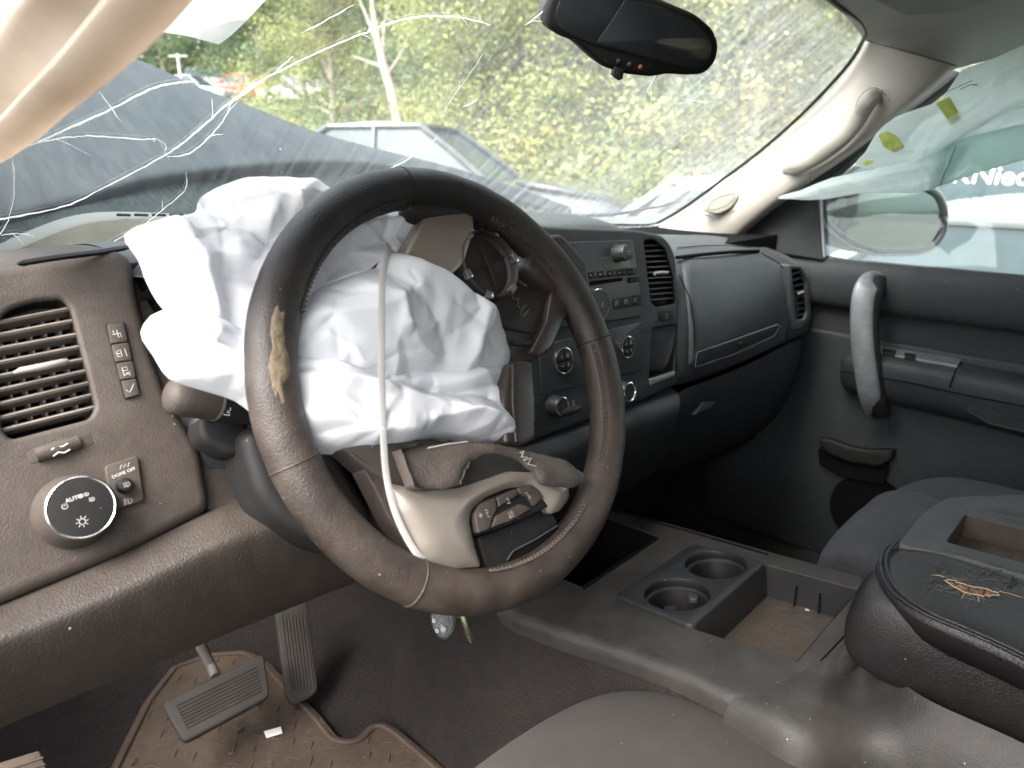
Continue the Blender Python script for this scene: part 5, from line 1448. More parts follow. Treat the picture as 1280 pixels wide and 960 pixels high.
tube('part_line', [FCap.P(x, y, .0042) for x, y in ((884, 262), (889, 252), (902, 245), (918, 242), (919, 248), (908, 257), (895, 262), (884, 262))], .0006, M['pillar_line'], cp, n=4)
mb2 = MB(); tube_mb(mb2, [FCap.P(x, y, .001) for x, y in ((880, 268), (900, 274), (920, 262), (929, 244))], .001, n=4); mb2.out('part_line', M['pillar_line'], cp)

# ============================================================ headliner, visor
frp = [ws_hit(x, y, .0) for x, y in ed[8:]]
def fz(x):                                   # height of the glass edge along the header
    best = min(frp, key=lambda p: abs(p.x-x)+(0 if p.z > 1.05 else .2))
    for a_, b_ in zip(frp, frp[1:]):
        if min(a_.x, b_.x) <= x <= max(a_.x, b_.x) and abs(a_.x-b_.x) > 1e-5 and max(a_.z, b_.z) > 1.07: return a_.z+(b_.z-a_.z)*(x-a_.x)/(b_.x-a_.x)
    return best.z if x > .3 else frp[-1].z
hrows = []
for dy, dz in ((.02, .02), (-.004, -.004), (-.022, -.006)):
    r = []
    for x in (-.73, -.70, -.64, -.5, -.25, 0, .25, .46, .56, .585, .60, .61):
        zt = fz(abs(x))
        r.append((x, ws_y(x, zt)+dy, zt+dz))
    for k_ in range(4):                      # meet the top seam of the pillar trim
        sp_ = A0[-1].lerp(A3[-1], 0 if len(hrows) < 2 else k_/3)
        c_ = sp_+(CAM-sp_).normalized()*(.006+.02*math.sin(math.pi*(0 if len(hrows) < 2 else k_/3)))
        r[8+k_] = tuple(c_+Vector((0, .004*(2-len(hrows)), .004*(2-len(hrows)))))
    hrows.append(r)
for y, zc in ((-.02, 1.10), (-.10, 1.125), (-.4, 1.15), (-.8, 1.16), (-1.3, 1.16), (-1.9, 1.15)):
    t = 0
    s = [(-.73, zc-.10+.02*t), (-.70, zc-.085+.03*t), (-.64, zc-.03), (-.5, zc), (-.25, zc+.01), (0, zc+.014), (.25, zc+.01), (.5, zc), (.60, zc-.018), (.665, zc-.055), (.70, zc-.085), (.73, zc-.10)]
    hrows.append([(x, y+(.03*(1-(x/.7)**2) if y > .04 else 0), z) for x, z in s])
hl_ = loft('headliner', hrows, M['headliner'], None, sub=2, solid=.006)
tag(hl_, 'grey felt headliner above the passenger pillar, sun visor below it', 'headliner')
sm = [A0[-1], midrow(.3, .034)[-1], midrow(.6, .036)[-1], midrow(.85, .024)[-1], A3[-1]]
tube('seam', [p+(CAM-p).normalized()*.004 for p in sm], .0012, M['pillar_line'], hl_, n=5)
FV = Fr(at_axis(1150, -20, 2, 1.052), (-.15, -.45, -1), (1, 0, 0))
vz = plate('sun_visor', FV, rnd(FV.poly([(900, -60), (1085, 0), (1128, 22), (1150, 21), (1165, 18), (1185, 20), (1235, 4), (1310, -40), (1200, -120), (1000, -140)]), .012), M['headliner'], None, th=.014, r=.005)
tag(vz, 'folded grey sun visor under the headliner at the top edge', 'sun visor')

# ============================================================ passenger door
dr_ = empty('passenger_door', 'charcoal passenger door with silver pull handle and armrest', 'car door', (.76, 0, 0))
FDo = Fr((.755, 0, .5), (-1, 0, 0), (0, -1, 0))
def dp_(px, py, x): return at_axis(px, py, 0, x)
# upper bolster loft, runs along y
def door_strip(name, prof, ys, mat, par=dr_, sub=2):
    return loft(name, [[(x, y, z) for x, z in (prof(y) if callable(prof) else prof)] for y in ys], mat, par, sub=sub)
yy = [.26, .15, .0, -.2, -.45, -.8, -1.0]
door_strip('upper_bolster', lambda y: [(.78, .668), (.752, .672), (.738, .666), (.728, .645), (.730, .60), (.738, .575), (.752, .568), (.78, .566)], yy, M['door'])
door_strip('insert_panel', [(.765, .58), (.762, .52), (.762, .49)], [.30, 0, -.5, -1.0], M['door_soft'])
plate('lower_panel', FDo, rnd([(-.36, -.50), (1.05, -.50), (1.05, .01), (.2, .012), (-.08, .016), (-.36, .02)], .02), M['door'], dr_, h=.0, th=.02, r=.006)
# armrest pod
rws = []
for px, pw in ((1047, 0), (1049, .5), (1060, .85), (1090, 1), (1150, 1), (1215, 1), (1285, 1.05), (1420, 1.1)):
    t = (px-1047)/(1420-1047)
    yv = at_axis(px, 432+.2*(px-1050), 0, .70).y
    zt = .497-.008*t
    zb = .385 if px < 1200 else .385-.02*(px-1200)/220
    xin = .752-.068*pw**.7 if pw else .752
    zm = (zt+zb)/2
    f = .35+.65*min(1, pw)
    rws.append([(.758, yv, zm+(zt+.004-zm)*f), (xin+.012, yv, zm+(zt-zm)*f), (xin, yv, zm+(zt-.012-zm)*f), (xin+.002, yv, zm+.01), (xin+.014, yv, zm+(zb+.02-zm)*f), (.758, yv, zm+(zb-zm)*f)])
arm = loft('armrest', rws, M['door'], dr_, sub=2)
def xarm(px): return .686
tube('armrest_seam', [at_axis(x, y, 0, .683) for x, y in ((1050, 464), (1090, 470), (1150, 481), (1198, 492), (1240, 500), (1300, 512))], .0012, M['deep'], arm, n=5)
tube('armrest_seam', [at_axis(x, y, 0, .684) for x, y in ((1201, 452), (1195, 462), (1189, 478), (1187, 485))], .0014, M['deep'], arm, n=5)
FSw = Fr(at_axis(1150, 446, 2, .499), (-.12, 0, 1), (0, -1, 0))
swp = plate('switch_plate', FSw, rnd(FSw.poly([(1098, 433), (1140, 438), (1202, 449), (1199, 459), (1150, 451), (1103, 443)]), .002), M['silver_door'], dr_, h=.003, th=.012, r=.001)
for q in ([(1103, 436), (1120, 438), (1119, 443), (1104, 441)], [(1131, 441), (1145, 443), (1144, 448), (1131, 446)]):
    plate('window_switch', FSw, rnd(FSw.poly(q, .005), .001), M['black'], swp, h=.006, th=.006, r=.001)
# grab handle, curved silver strap standing off the panel
hpts = [(1094, 352, .735), (1092, 351, .715), (1086, 354, .690), (1080, 366, .676), (1077, 390, .670), (1078, 430, .668), (1083, 470, .672), (1088, 500, .682), (1092, 516, .700)]
gh = MB(); tube_mb(gh, catmull([at_axis(x, y, 0, xx) for x, y, xx in hpts], 5), [.0195]*8+[.020]*25+[.020-.0007*i for i in range(8)], n=20, flat=(1, .22), upv=(-1, -.25, .1))
hdl = gh.out('pull_handle', M['silver_door'], dr_)
gh = MB(); tube_mb(gh, catmull([at_axis(x+9, y+4, 0, xx+.012) for x, y, xx in hpts], 5), .018, n=12, flat=(1, .5), upv=(-1, -.25, .1))
gh.out('handle_back', M['black'], hdl)
# armrest scoop
hs = FDo
FAp = Fr((.687, 0, .42), (-1, -.02, 0), (0, -1, 0))
sc = rnd(FAp.poly([(1203, 490), (1300, 505), (1400, 522), (1400, 570), (1300, 545), (1240, 531), (1212, 517)], .001), .008)
plate('grip_scoop', FAp, sc, M['door_soft'], arm, h=.0025, th=.003, r=.001)
tube('scoop_edge', [FAp.P(x, y, .003) for x, y in ((1203, 492), (1210, 514), (1238, 530), (1300, 544))], .002, M['door'], arm, n=6)
plate('scoop_floor', FAp, rnd(FAp.poly([(1228, 500), (1300, 511), (1300, 530), (1240, 520)], .004), .006), M['door'], arm, h=.0038, th=.002, r=.0008)
# lower pull pocket
FPk = Fr((.752, 0, .29), (-1, 0, .1), (0, -1, 0))
pc = plate('map_pocket_lip', FPk, rnd(FPk.poly([(1021, 548), (1035, 548), (1062, 558), (1085, 562), (1118, 562), (1114, 576), (1098, 584), (1060, 578), (1032, 566)], .015), .006), M['black'], dr_, h=.018, th=.03, r=.006, rs=4)
plate('map_pocket', FPk, rnd(FPk.poly([(1022, 560), (1060, 572), (1112, 578), (1106, 606), (1050, 596), (1024, 580)], .002), .008), M['deep'], dr_, h=.004, th=.006, r=.002)
FSp = Fr((.752, 0, .2), (-1, 0, 0), (0, -1, 0))
a, b = FSp.px(1085, 640, .006)
lathe('door_speaker', FSp, a, b, [(.082, .001), (.080, .007), (.076, .006), (.06, .004), (.01, .004)], M['deep'], dr_, n=40)
# mirror patch, division bar, weather strip and window frame
FPt = Fr((.735, 0, .7), (-1, 0, .22), (0, -1, 0))
mp_ = plate('corner_patch', FPt, rnd(FPt.poly([(905, 308), (918, 296), (945, 272), (974, 246), (1022, 248), (1028, 325), (985, 318)]), .003), M['door_soft'], dr_, th=.01, r=.002)
FW2 = Fr((.748, 0, .7), (-1, 0, .22), (0, -1, 0))
plate('division_bar', FW2, FW2.poly([(1016, 200), (1024, 200), (1030, 322), (1022, 322)]), M['rubber'], dr_, h=.008, th=.02, r=.002)
plate('division_edge', FW2, FW2.poly([(1025, 236), (1027, 236), (1032.5, 322), (1030, 322)]), M['silver_door'], dr_, h=.008, th=.006, r=.0005)
plate('window_frame', FW2, FW2.poly([(930, 290), (975, 250), (1020, 212), (1070, 180), (1120, 142), (1165, 102), (1184, 84), (1199, 90), (1196, 96), (1160, 124), (1118, 155), (1072, 192), (1040, 220), (1010, 246), (975, 275), (940, 310)], .012), M['rubber'], dr_, h=.012, th=.03, r=.003)
tube('sill_seal', [at_axis(x, y, 0, .755) for x, y in ((1028, 321), (1080, 330), (1150, 339), (1220, 347), (1290, 356), (1400, 371))], .004, M['rubber'], dr_, n=8)
tube('sill_chrome', [at_axis(x, y-2, 0, .775) for x, y in ((1028, 321), (1080, 330), (1150, 339), (1220, 347), (1290, 356), (1400, 371))], .0022, M['silver_door'], dr_, n=8)
gz = plate('window_glass', FW2, FW2.poly([(940, 300), (1180, 96), (1260, 20), (1900, 20), (1900, 420), (1028, 325)], 0), M['side_glass'], dr_, h=-.006, th=.004, r=0)

# side mirror outside
mc = at_depth(1112, 275, 1.62)
FMi = Fr(mc, (CAM-mc).normalized()*.55+Vector((-.15, -.9, .02)), RT)
sm_ = empty('side_mirror', 'oval passenger side mirror with dirty glass seen through the window', 'side mirror', tuple(mc))
mo_ = FMi.poly([(1026, 228), (1090, 222), (1150, 226), (1176, 240), (1185, 262), (1183, 290), (1172, 308), (1150, 318), (1095, 319), (1062, 308), (1040, 292), (1028, 278)])
plate('mirror_housing', FMi, rnd(mo_, .02), M['rubber'], sm_, h=-.004, th=.09, r=.012, rs=4)
tube('housing_rim', [FMi.p(a, b, 0) for a, b in inset(rnd(mo_, .02), .001)], .004, M['silver_door'], sm_, n=8, closed=True)
tube('housing_lip', [FMi.p(a, b, .001) for a, b in inset(rnd(mo_, .02), .009)], .007, M['rubber'], sm_, n=8, closed=True)
gm = bpy.data.materials.new('mirror glass'); gm.use_nodes = True
bb = gm.node_tree.nodes['Principled BSDF']; bb.inputs['Metallic'].default_value = 1; bb.inputs['Roughness'].default_value = .08; bb.inputs['Base Color'].default_value = (.11, .14, .13, 1)
M['mirror'] = gm
plate('mirror_glass', FMi, rnd(FMi.poly([(1046, 236), (1150, 232), (1168, 244), (1176, 262), (1174, 288), (1162, 306), (1145, 312), (1098, 312), (1062, 300), (1044, 284)]), .015), gm, sm_, h=.001, th=.006, r=.001)

# rear view mirror inside
rc_ = at_depth(790, 45, .83)
FRv = Fr(rc_, (CAM-rc_).normalized()+Vector((.25, -.25, -.15)), RT)
rv = empty('rearview_mirror', 'black auto dimming rearview mirror hanging from the windshield top', 'rearview mirror', tuple(rc_))
ro = rnd(FRv.poly([(682, 16), (688, -6), (715, -28), (760, -28), (800, -12), (870, 18), (892, 36), (900, 56), (896, 78), (882, 93), (862, 95), (835, 93), (815, 97), (780, 93), (752, 83), (738, 70), (718, 52), (697, 44), (684, 34)]), .008)
rb = plate('mirror_body', FRv, ro, M['black'], rv, th=.035, r=.006, rs=4)
plate('mirror_glass', FRv, rnd(FRv.poly([(694, 16), (702, -6), (722, -18), (760, -18), (800, -3), (868, 27), (884, 42), (890, 57), (886, 76), (874, 87), (850, 84), (800, 70), (745, 56), (710, 42), (697, 34)]), .006), M['glassy'], rb, h=.0012, th=.004, r=.0006)
plate('painted_reflection', FRv, rnd(FRv.poly([(745, 53), (764, 27), (782, -1), (820, 8), (868, 30), (884, 44), (888, 58), (884, 74), (872, 85), (850, 82), (800, 68)], .001), .003), pbr('painted mirror reflection', (.028, .031, .035), .12), rb, h=.0016, th=.002, r=.0003)  # lighter patch painted as the rear cab reflected in the mirror
lv = plate('dimming_tab', FRv, rnd(FRv.poly([(768, 83), (779, 87), (777, 98), (772, 100), (764, 94)]), .001), M['black'], rb, h=.004, th=.008, r=.001)
for k in range(3): tube('tab_rib', [FRv.P(767+k*3, 87+k, .005), FRv.P(769+k*3, 96+k, .005)], .0005, M['slat_dark'], lv, n=4)
for (x, y, mt_) in ((773, 77, M['slat_dark']), (787, 81, M['slat_dark']), (801, 84, pbr('amber lamp lens', (.30, .10, .06), .4))):
    a, b = FRv.px(x, y, .001); lathe('mirror_button', FRv, a, b, [(.0028, 0), (.0026, .001), (.002, .0014)], mt_, rb, n=14)
tube('mirror_mount', [rc_-FRv.n*.03+Vector((0, 0, .01)), rc_-FRv.n*.05+Vector((0, .02, .05)), ws_hit(770, -120, .005)], .009, M['black'], rv, n=12)

# ============================================================ curtain airbags and hanging sheet
bot_px = [(-260, 330), (-160, 280), (-80, 245), (0, 205), (40, 172), (75, 141), (105, 118), (140, 84), (172, 52), (200, 24), (232, -4), (250, -40)]
V0 = [at_axis(x, y, 0, -.66) for x, y in bot_px]
def off(v, k, dz): return Vector((-.66+k, v.y, v.z+dz))
rws = [[off(v, -.012, .012) for v in V0], [off(v, 0, 0) for v in V0]]
for j, (k, dz) in enumerate(((.020, .012), (.028, .030), (.012, .050), (-.004, .058), (.012, .070), (.022, .095), (.012, .13), (-.01, .18), (-.02, .26))):
    rws.append([off(v, k+.008*noise.noise(Vector((i*.7, j*.9, 3))), dz*(1+.15*math.sin(i*1.7+j*.4))) for i, v in enumerate(V0)])
cb = loft('curtain_airbag', rws, M['curtain'], None, sub=2, solid=.0015)
tag(cb, 'beige side curtain airbag drooping over the driver side of the windshield, upper left', 'airbag')
FWt = Fr(at_depth(265, 20, .62), (CAM-at_depth(265, 20, .62))+Vector((.1, 0, -.1)), RT)
wt = MB(); pillow_mb(wt, FWt, FWt.poly([(186, 36), (208, 20), (240, 0), (260, -30), (350, -30), (330, 2), (300, 34), (276, 54), (268, 54), (230, 44)]), 0, .006, back=.002, p=4, q=.6, nth=90, nr=20, smooth_poly=2)
ws_ = wt.out('white_sheet', M['paper'], None)
tag(ws_, 'bright white fabric flap at the top of the windshield beside the beige curtain airbag', 'fabric flap')
# passenger side curtain
pcb = empty('curtain_airbag', 'white curtain airbag with painted teal glass tint hanging across the passenger window', 'airbag', (.68, 0, .85))
FPc = Fr((.672, 0, .85), (-1, 0, -.25), (0, -1, 0))
def sheet(name, poly, h, mat, seed, amp=.006, a1=.008, a2=.004, s1=9, s2=22, sp_=2, folds=()):
    m = MB(); pillow_mb(m, FPc, FPc.poly(poly, h), h, amp, back=.0015, p=6, q=.6, nth=200, nr=50, smooth_poly=sp_, disp=mkdisp(FPc, h, folds, seed, a1, a2, s1, s2, ncr=14 if folds else 0))
    return m.out(name, mat, pcb)
sheet('upper_panel', [(1068, 208), (1082, 190), (1096, 166), (1120, 146), (1150, 135), (1176, 124), (1196, 96), (1206, 86), (1240, 74), (1290, 52), (1400, 20), (1400, 120), (1290, 132), (1240, 150), (1190, 184), (1160, 200), (1110, 210)], .004, M['teal'], 2.2, folds=[([(1150, 200), (1200, 160), (1290, 118)], .010, .012), ([(1135, 175), (1155, 150), (1175, 140)], -.006, .006)])
sheet('lower_panel', [(972, 247), (1000, 238), (1040, 222), (1090, 212), (1150, 196), (1185, 178), (1215, 176), (1200, 205), (1168, 236), (1120, 240), (1080, 241), (1030, 249)], .012, M['teal'], 5.4, folds=[([(980, 246), (1060, 226), (1160, 205)], .007, .008), ([(990, 246), (1080, 236), (1165, 220)], -.005, .005)])
sheet('tinted_panel', [(1163, 236), (1166, 215), (1176, 190), (1186, 178), (1220, 168), (1290, 152), (1400, 120), (1400, 160), (1290, 197), (1220, 217)], .017, M['teal2'], 7.7, amp=.004, a1=.003, a2=.001)
sheet('grey_fold', [(1190, 178), (1230, 150), (1290, 128), (1400, 100), (1400, 130), (1290, 156), (1230, 168)], .010, M['teal'], 9.9, amp=.005)
FPt2 = Fr(FPc.p(0, 0, .016), FPc.n, FPc.u)
for q in ([(1170, 128), (1187, 121), (1204, 149), (1191, 157)], [(1098, 168), (1108, 163), (1122, 170), (1131, 184), (1119, 190), (1106, 184)], [(1077, 204), (1084, 199), (1094, 201), (1084, 207)]):
    plate('green_tape', FPt2, rnd(FPt2.poly(q), .003), M['tape'], pcb, h=.004 , th=.003, r=.0008)
tube('seam_thread', [FPt2.P(x, y, .010) for x, y in ((1195, 183), (1188, 200), (1186, 206), (1181, 215), (1176, 231))], .0009, M['thread'], pcb, n=4)
tube('seam_thread', [FPt2.P(x, y, .004) for x, y in ((1160, 125), (1190, 112), (1215, 101))], .0006, M['thread'], pcb, n=4)
tube('seam_thread', [FPt2.P(x, y, .004) for x, y in ((1200, 112), (1212, 106), (1222, 106))], .0006, M['thread'], pcb, n=4)
for q in ([(1012, 216), (1013, 250)], [(1021, 236), (1021, 248)]): tube('seam_thread', [FPt2.P(x, y, .004) for x, y in q], .0005, M['thread'], pcb, n=4)

# ============================================================ hood and cowl seen through the glass
M['hood'] = pbr('dusty grey blue paint', (.068, .09, .105), .5, (.09, .118, .132), ns=4, spec=.25, specks=.1, speck_scale=60, dust=.5, dust_col=(.20, .23, .24), dust_scale=12, stretch=(6, 1, 1))
M['cowl'] = pbr('weathered cowl plastic', (.20, .22, .215), .7, (.25, .27, .26), ns=14, dust=.3, dust_col=(.3, .31, .28))
M['cowl_dirt'] = pbr('dirty cowl recess', (.075, .075, .055), .9, (.12, .12, .085), ns=12, lump=.4, dust=.5, dust_col=(.17, .165, .12), dust_scale=22)
M['bay'] = pbr('painted under hood shade', (.010, .014, .015), .8, (.035, .045, .048), ns=14, stretch=(40, 3, 3), spec=.05)  # shade under the hood put into a near-black colour
n_ = 20
lo_ = interp([(-120, 300), (-50, 288), (0, 275), (60, 258), (120, 243), (178, 222), (200, 225), (240, 214), (300, 208), (360, 203), (420, 201), (480, 206), (560, 224), (640, 248), (712, 272)], n_)
up_ = interp([(-120, -20), (-40, 10), (40, 30), (100, 48), (155, 66), (195, 80), (232, 100), (285, 122), (330, 138), (375, 160), (425, 182), (482, 203), (562, 221), (642, 245), (716, 270)], n_)
h0r = [at_axis(x, y, 1, .86) for x, y in lo_]
h1r = [at_axis(x, y, 1, max(.885, 1.62-.90*(k/(n_-1))**1.2)) for k, (x, y) in enumerate(up_)]
rws = []
for t in (0, .04, .25, .5, .75, .95, 1):
    rws.append([a.lerp(b, t)+Vector((0, 0, .03*math.sin(math.pi*t))) for a, b in zip(h0r, h1r)])
rws = [[p+Vector((0, .03, -.03)) for p in rws[0]]]+rws+[[p+Vector((.05, .10, -.06)) for p in rws[-1]]]
hd_ = loft('truck_hood', rws, M['hood'], None, sub=2, solid=.004)
tag(hd_, 'buckled dark blue grey hood risen beyond the windshield, left side', 'car hood')
cw = empty('cowl', 'grey slotted cowl and painted under-hood shade at the base of the windshield', 'cowl', (-.2, .8, .7))
l1 = [at_axis(x, y, 1, .90) for x, y in interp([(-120, 280), (0, 262), (120, 232), (240, 205), (360, 194), (480, 200), (560, 222), (640, 250), (716, 272)], 12)]
l2 = [at_axis(x, y, 1, .80) for x, y in interp([(-120, 335), (0, 305), (100, 275), (225, 268), (360, 262), (480, 262), (560, 262), (640, 268), (716, 280)], 12)]
loft('well_shade', [l1, [a.lerp(b, .5)+Vector((0, .02, -.01)) for a, b in zip(l1, l2)], l2], M['bay'], cw, sub=2)  # dark sheet in place of the shade between hood and cowl
g1 = [at_axis(x, y, 1, .79) for x, y in interp([(-60, 325), (0, 307), (40, 290), (80, 273), (120, 265), (160, 265), (235, 268), (330, 268)], 10)]
g2 = [at_axis(x, y, 1, .76) for x, y in interp([(-60, 335), (0, 318), (40, 303), (80, 284), (115, 274), (160, 273), (235, 276), (330, 276)], 10)]
loft('cowl_strip', [[p+Vector((0, .02, 0)) for p in g1], g1, g2, [p+Vector((0, 0, -.03)) for p in g2]], M['cowl'], cw, sub=2)
for k in range(4):
    x0 = 146+k*22
    tube('cowl_slot', [at_axis(x0, 268.5, 1, .765), at_axis(x0+17, 269, 1, .765)], .0022, M['deep'], cw, n=6)
d2 = [at_axis(x, y, 1, .66) for x, y in interp([(-60, 392), (0, 352), (60, 335), (120, 322), (200, 305), (330, 300)], 10)]
loft('dirty_recess', [[p+Vector((0, 0, -.002)) for p in g2], [a.lerp(b, .5)+Vector((0, 0, -.01)) for a, b in zip(g2, d2)], d2], M['cowl_dirt'], cw, sub=2)
wp = empty('wiper_arm', 'black wiper arm lying along the base of the windshield with leaf litter', 'wiper', tuple(at_axis(740, 270, 1, .62)))
tube('arm', [at_axis(x, y, 1, .70) for x, y in ((640, 262), (690, 268), (730, 270), (770, 268), (820, 259), (870, 247))], .0045, M['rubber'], wp, n=8)
mb = MB(); rng = random.Random(2)
for k in range(70):
    t = rng.random()**.7
    c = at_axis(650+65*t, 262+12*t+rng.gauss(0, 1.6), 1, .69+rng.random()*.02)
    d = Vector((rng.gauss(0, 1), rng.gauss(0, 1), rng.gauss(0, .5))).normalized()*.007
    tube_mb(mb, [c-d, c+d], .0012, n=4)
lt_ = mb.out('leaf_litter', M['cowl_dirt'], wp); lt_['kind'] = 'stuff'
cpz = [at_axis(x, y, 1, .68) for x, y in ((600, 262), (660, 268), (720, 272), (800, 272), (860, 262), (930, 230))]
cpy = [at_axis(x, y+16, 1, .60) for x, y in ((600, 262), (660, 268), (720, 272), (800, 272), (860, 262), (930, 230))]
loft('cowl_top', [cpz, cpy], M['cowl'], cw, sub=1)
# ============================================================ terrain
VD = Vector((math.sin(YAW), math.cos(YAW), 0))
def gz_(x, y):
    r = (x-CAM.x)*VD.x+(y-CAM.y)*VD.y
    d = max(0, r-2)
    z = -.83+.11*d if d < 60 else -.83+6.6+.02*(d-60)
    s_ = (x-CAM.x)*RT.x+(y-CAM.y)*RT.y
    if r < 9: z -= .25*max(0, min(1, s_-.2))*max(0, min(1, (9-r)/2))     # shallow dip on the passenger side
    return z+.06*noise.noise(Vector((x*.3, y*.3, 0)))*min(1, d*.3)
M['ground'] = pbr('gravel and grass ground', (.14, .13, .10), 1, (.07, .085, .035), ns=.6, dust=.6, dust_col=(.22, .20, .17), dust_scale=2, lump=.5, lump_scale=8)
gs_ = [-300, -150, -80, -40, -20, -12, -8, -5, -3, -1.5, 0, 1.5, 3, 4.5, 6, 8, 10, 12, 15, 18, 22, 27, 33, 40, 50, 62, 80, 110, 160, 240, 400, 700]
V = [(x, y, gz_(x, y)) for x in gs_ for y in gs_]
n_ = len(gs_)
F = [(i*n_+j, (i+1)*n_+j, (i+1)*n_+j+1, i*n_+j+1) for i in range(n_-1) for j in range(n_-1)]
g = mesh('ground', V, F, M['ground'], None, smooth=180); g['kind'] = 'structure'
def wpos(px, D, z=None):
    """ground point at pixel column px and depth D along the view"""
    h = RT*((px-640)/900*D)+VD*D
    p = Vector((CAM.x+h.x, CAM.y+h.y, 0)); p.z = gz_(p.x, p.y) if z is None else z
    return p

# ============================================================ cars
def paint(name, c, r=.25): return pbr(name, c, r, tuple(x*1.05 for x in c), ns=3, coat=.8, dust=.25, dust_col=(.3, .28, .25), dust_scale=5)
PAINT = dict(white=paint('white car paint', (.36, .37, .38)), silver=paint('silver car paint', (.42, .44, .46)), red=paint('red car paint', (.45, .03, .03)),
             black=paint('black car paint', (.02, .022, .025)), blue=paint('blue car paint', (.05, .09, .18)), tan=paint('tan car paint', (.35, .31, .25)), grey=paint('grey car paint', (.055, .06, .066)))
M['car_glass'] = pbr('tinted car glass', (.04, .055, .062), .15, spec=.2)
M['tyre'] = pbr('tyre rubber', (.02, .02, .02), .8)
M['alloy'] = pbr('alloy rim', (.35, .36, .37), .35, metal=.8)
M['lens_red'] = pbr('red lamp lens', (.5, .03, .02), .2)
M['lens_clear'] = pbr('clear lamp lens', (.6, .62, .63), .15)
def lmesh(name, V, F, mat, par, smooth=40, sub=0):
    o = mesh(name, V, F, mat, None, smooth=smooth, sub=sub); o.parent = par; return o
def make_car(name, label, col, L=4.5, W=1.78, H=1.44, kind='sedan', group=None, wheels=True):
    root = empty(name, label, 'car', (0, 0, 0), group)
    h = L/2; w = W/2; belt = H*.63
    pm = PAINT[col]
    # stations: x, half width, z bottom, z top, top-inset
    if kind == 'sedan': st_ = [(-h, .78, .35, .62, .1), (-h+.08, .90, .25, belt-.08, .09), (-h*.62, .98, .2, belt+.02, .06), (-h*.3, 1, .2, belt+.02, .03), (h*.15, 1, .2, belt, .03), (h*.38, .99, .2, belt-.03, .08), (h*.8, .95, .22, belt-.14, .12), (h-.08, .85, .25, belt-.24, .12), (h, .7, .33, .55, .1)]
    else: st_ = [(-h, .9, .35, belt, .05), (-h+.06, .95, .28, belt+.05, .04), (-h*.5, 1, .24, belt+.03, .03), (h*.2, 1, .24, belt, .03), (h*.42, .99, .24, belt-.02, .06), (h*.85, .96, .26, belt-.12, .12), (h-.06, .88, .3, belt-.24, .1), (h, .75, .4, .62, .1)]
    rows = []
    for x, k, zb, zt, ti in st_:
        ww = w*k; zm = zb+(zt-zb)*.55
        rows.append([(x, -ww*.9, zb), (x, -ww, zb+.08), (x, -ww*1.01, zm), (x, -ww*.985, zt-.06), (x, -ww*(1-ti)+.0, zt), (x, 0, zt+.03), (x, ww*(1-ti), zt), (x, ww*.985, zt-.06), (x, ww*1.01, zm), (x, ww, zb+.08), (x, ww*.9, zb)])
    V = [p for r in rows for p in r]; m_ = 11
    F = [(i*m_+j, i*m_+(j+1) % m_, (i+1)*m_+(j+1) % m_, (i+1)*m_+j) for i in range(len(rows)-1) for j in range(m_)]
    F += [tuple(range(m_)), tuple((len(rows)-1)*m_+j for j in range(m_))]
    body = lmesh('body', V, F, pm, root, smooth=180, sub=2)
    if kind == 'sedan': bx = [(-h*.66, h*.36), (-h*.36, h*.06)]
    else: bx = [(-h*.96, h*.42), (-h*.84, h*.10)]
    (b0, b1), (t0, t1) = bx
    wb, wt_ = w*.90, w*.70
    zb, zt = belt-.01, H
    c8 = {k: Vector(v) for k, v in dict(a=(b0, -wb, zb), b=(b1, -wb, zb), c=(b1, wb, zb), d=(b0, wb, zb), e=(t0, -wt_, zt-.03), f=(t1, -wt_, zt-.03), g=(t1, wt_, zt-.03), h=(t0, wt_, zt-.03)).items()}
    def pane(nm, ks, gap=.04):
        p = [c8[k] for k in ks]; c = sum(p, Vector())/4
        q = [v.lerp(c, gap) for v in p]
        nn = (q[1]-q[0]).cross(q[2]-q[0]).normalized()
        if nn.dot(c-Vector((0, 0, .8))) < 0: nn = -nn
        lmesh(nm, [v-nn*.012 for v in q]+[v-nn*.03 for v in q], [(0, 1, 2, 3), (4, 7, 6, 5), (0, 4, 5, 1), (1, 5, 6, 2), (2, 6, 7, 3), (3, 7, 4, 0)], M['car_glass'], root, smooth=0)
    pane('windshield', 'bcgf'); pane('rear_window', 'dahe'); 
    for s, ks in ((-1, 'abfe'), (1, 'dcgh')):
        A, B, Ft, E_ = [c8[k] for k in ks]
        for u0, u1, nm in ((0.0, .5, 'rear_side_window'), (.52, 1.0, 'front_side_window')):
            q = [A.lerp(B, u0), A.lerp(B, u1), E_.lerp(Ft, u1), E_.lerp(Ft, u0)]
            c8['_'] = 0
            c = sum(q, Vector())/4; q = [v.lerp(c, .05) for v in q]
            o = Vector((0, s*.006, 0))
            lmesh(nm, [v-o for v in q]+[v-o*4 for v in q], [(0, 1, 2, 3), (4, 7, 6, 5), (0, 4, 5, 1), (1, 5, 6, 2), (2, 6, 7, 3), (3, 7, 4, 0)], M['car_glass'], root, smooth=0)
        del c8['_']
    mb = MB()
    for a, b in ('ae', 'bf', 'cg', 'dh'): tube_mb(mb, [c8[a], c8[a].lerp(c8[b], .5)+Vector((0, 0, .015)), c8[b]], .035, n=6)
    for s in ('abfe', 'dcgh'):
        A, B, Ft, E_ = [c8[k] for k in s]
        tube_mb(mb, [A.lerp(B, .51), E_.lerp(Ft, .51)], .03, n=6)
        tube_mb(mb, [E_, Ft], .03, n=6)
    mb2 = mb; o = lmesh('pillars', mb2.v, mb2.f, pm, root, smooth=60)
    V = []
